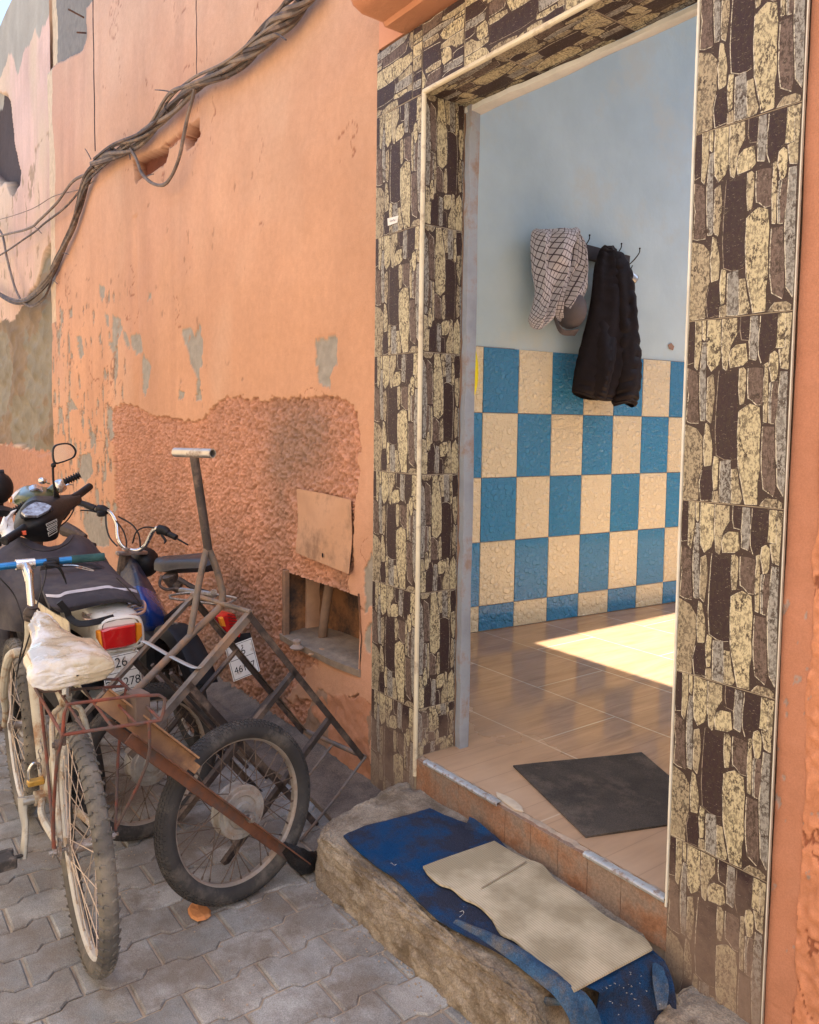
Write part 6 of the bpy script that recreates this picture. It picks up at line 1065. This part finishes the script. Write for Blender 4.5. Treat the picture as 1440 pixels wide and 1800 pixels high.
mb.build('lamp_rib', M('dark_red', (.12, .01, .012), rough=.3), bm)
mb = MB(); mb.prism([Z_(398, 1118, -3.13), Z_(440, 1112, -3.13), Z_(455, 1170, -3.10), Z_(420, 1190, -3.10)], (-.006, 0, 0)); mb.build('plate_bracket', BLK, bm)
plate(bm, Z_(392, 1141, -3.08), Z_(437, 1122, -3.08), Z_(463, 1178, -3.06), Z_(414, 1196, -3.06), [('26', .045, .14, .06), ('46197', .042, -.32, .06)])
s0_, s1_ = Z_(298, 1090, -3.55), Z_(324, 1182, -3.50); mb = MB(); mb.tube([s0_, s1_], .016, 10); u0 = np.cross(s1_-s0_, EY); u0 /= np.linalg.norm(u0); u1 = np.cross(s1_-s0_, u0); u1 /= np.linalg.norm(u1)
mb.build('shock_rod', STEEL, bm); mb = MB(); mb.tube([s0_+(s1_-s0_)*(.04+.75*t/90)+.030*(u0*math.cos(t*.56)+u1*math.sin(t*.56)) for t in range(91)], .0062, 6); mb.build('shock_spring', M('spring', (.16, .15, .15), (.09, .085, .085), .35, metal=.6, ns=10), bm)

# --- olive moped further on
gm = thing('moped', 'olive green moped with round cowl and ribbed grips behind the white scooter', 'moped', (-5.1, -.9, 0))
OLV = M('olive_paint', (.085, .105, .048), (.055, .07, .033), .35, ns=7, coat=.4, dirt=(.16, .14, .10), da=.25, ds=9)
GX = -5.0
mb = MB(); mb.surf([[Z_(26, 866, GX-.1), Z_(36, 858, GX-.12), Z_(52, 853, GX-.12), Z_(72, 855, GX-.1), Z_(92, 858, GX-.08)], [Z_(24, 880, GX), Z_(38, 870, GX+.04), Z_(58, 864, GX+.06), Z_(78, 866, GX+.04), Z_(98, 866, GX)], [Z_(34, 892, GX+.04), Z_(48, 882, GX+.1), Z_(66, 878, GX+.12), Z_(84, 878, GX+.08), Z_(100, 874, GX)], [Z_(45, 908, GX), Z_(58, 905, GX+.06), Z_(72, 900, GX+.08), Z_(86, 890, GX+.05), Z_(98, 882, GX)]], 7, 7, .05); mb.build('headlamp_cowl', OLV, gm)
mb = MB(); mb.surf([[Z_(50, 856, GX-.02), Z_(62, 851, GX-.04), Z_(74, 856, GX-.02)], [Z_(52, 862, GX+.05), Z_(64, 858, GX+.05), Z_(76, 863, GX+.04)]], 6, 6, .01); mb.build('dash_glass', MATS['dash_glass'], gm)
mb = MB(); mb.tube([Z_(88, 866, GX), Z_(100, 858, GX-.02), Z_(112, 850, GX-.03)], [.028, .034, .026], 12, 3); mb.build('handlebar', OLV, gm)
mb = MB(); mb.lathe(Z_(104, 855, GX), Z_(116, 848, GX)-Z_(104, 855, GX), [(0, -.02), (.034, -.02), (.04, -.01), (.04, .012), (.034, .03), (0, .03)], 18); mb.tube([Z_(108, 862, GX+.02), Z_(118, 852, GX+.02), Z_(130, 852, GX+.02)], .005, 6, 3); mb.sphere(Z_(75, 845, GX), (.02, .025, .02), 10, 8); mb.tube([Z_(76, 846, GX), Z_(88, 850, GX)], .006, 6); mb.build('brake_perch', CHROME, gm)
for (xa, ya, xb_, yb_, X) in ((114, 847, 140, 835, GX), (44, 887, 20, 902, GX+.1)):
    mb = MB(); a = Z_(xa, ya, X); b_ = Z_(xb_, yb_, X); n = 24; mb.tube([a+(b_-a)*i/n for i in range(n+1)], [.019+.0045*(1 if (i % 4) < 2 else -1) for i in range(n+1)], 12); mb.build('grip', BLK, gm)
lens('indicator_lamp', [Z_(16, 878, GX+.02), Z_(22, 873, GX+.02), Z_(22, 882, GX+.02), Z_(17, 884, GX+.02)], AMB, gm, .03, .01)
mb = MB(); mb.surf([[Z_(20, 872, GX-.05), Z_(30, 862, GX-.08), Z_(40, 858, GX-.1)], [Z_(22, 884, GX), Z_(32, 880, GX+.03), Z_(44, 876, GX+.05)]], 5, 5, .03); mb.build('headlamp_rim', WHP, gm)
mb = MB(); mb.tube([Z_(60, 900, GX), Z_(60, 960, GX-.1), Z_(70, 1050, GX)], .05, 10, 3); mb.box(V(-4.75, -.78, .55), (.7, .16, .16), bev=.05); mb.tube([Z_(115, 930, -4.6), Z_(135, 938, -4.5), Z_(150, 945, -4.45)], [.04, .03, .018], 10, 3); mb.tube([Z_(150, 955, -4.4), Z_(166, 960, -4.35)], .018, 8); mb.build('frame', DARKST, gm)
wheel(gm, V(-5.2, -.85, .27), V(.0, 1, .1), .27, .033, .036, 24, .05, .1, RUB, STEEL, RSPK, DARKST, None, 'front_wheel', drum=(.06, .05))
wheel(gm, V(-4.15, -.72, .27), V(.0, 1, .1), .27, .033, .036, 24, .05, .1, RUB, STEEL, RSPK, DARKST, None, 'rear_wheel', drum=(.06, .05))
# --- dark moped at the very edge
em = thing('moped', 'dark red and black moped cut off by the left edge of the photo', 'moped', (-6, -1.5, 0))
EXX = -5.4
mb = MB(); mb.sphere(Z_(-4, 858, EXX), (.08, .09, .10), 16, 12); mb.build('headlamp_shell', BLK, em)
mb = MB(); mb.tube([Z_(-30, 838, EXX), Z_(-8, 832, EXX), Z_(7, 830, EXX)], .018, 10, 2); mb.build('grip', BLK, em)
mb = MB(); mb.surf([[Z_(-30, 905, EXX), Z_(-5, 900, EXX), Z_(14, 908, EXX)], [Z_(-30, 925, EXX+.1), Z_(-5, 920, EXX+.1), Z_(10, 922, EXX+.1)]], 5, 5, .05); mb.build('fuel_tank', M('dark_red_paint', (.16, .02, .02), (.1, .012, .012), .3, coat=.5), em)
mb = MB(); mb.tube([Z_(-2, 868, EXX), Z_(2, 880, EXX), Z_(4, 892, EXX), Z_(20, 905, EXX+.2)], [.03, .015, .012, .012], 10, 4); mb.surf([[Z_(-30, 890, EXX+.2), Z_(0, 888, EXX+.2), Z_(22, 893, EXX+.2)], [Z_(-30, 900, EXX+.3), Z_(0, 897, EXX+.3), Z_(24, 898, EXX+.3)]], 4, 4, .04); mb.surf([[Z_(-30, 925, EXX+.3), Z_(8, 922, EXX+.3)], [Z_(-30, 950, EXX+.4), Z_(5, 950, EXX+.4)]], 4, 4, .05); mb.build('seat', BLK, em)
wheel(em, V(-6.1, -1.45, .27), V(.0, 1, .1), .27, .033, .036, 24, .05, .1, RUB, STEEL, RSPK, DARKST, None, 'front_wheel', drum=(.06, .05))

# --- grit and small litter along the wall foot, step foot and in the joints
gt = MB(); rr = random.Random(11)
for i in range(420):
    k = i % 3
    if k == 0: x = rr.uniform(-3.6, -2.3); y = -abs(rr.gauss(.05, .12)); z = .012
    elif k == 1: x = rr.uniform(-2.2, -1.3); y = -.475-abs(rr.gauss(0, .03)); z = .001
    else: x = rr.uniform(-2.9, -1.4); y = rr.uniform(-1.3, -.45); z = 0.
    r_ = rr.uniform(.0012, .0042)*(1.4 if k == 0 else .8); gt.sphere((x, y, z+r_*.4), (r_*rr.uniform(.8, 1.5), r_, r_*.6), 6, 4, .4, i)
tag(gt.build('grit', M('grit', (.45, .36, .27), (.25, .18, .13), .95, ns=9), smooth=False), kind='stuff', label='scattered grit and crumbs of plaster on the ground', cat='grit')
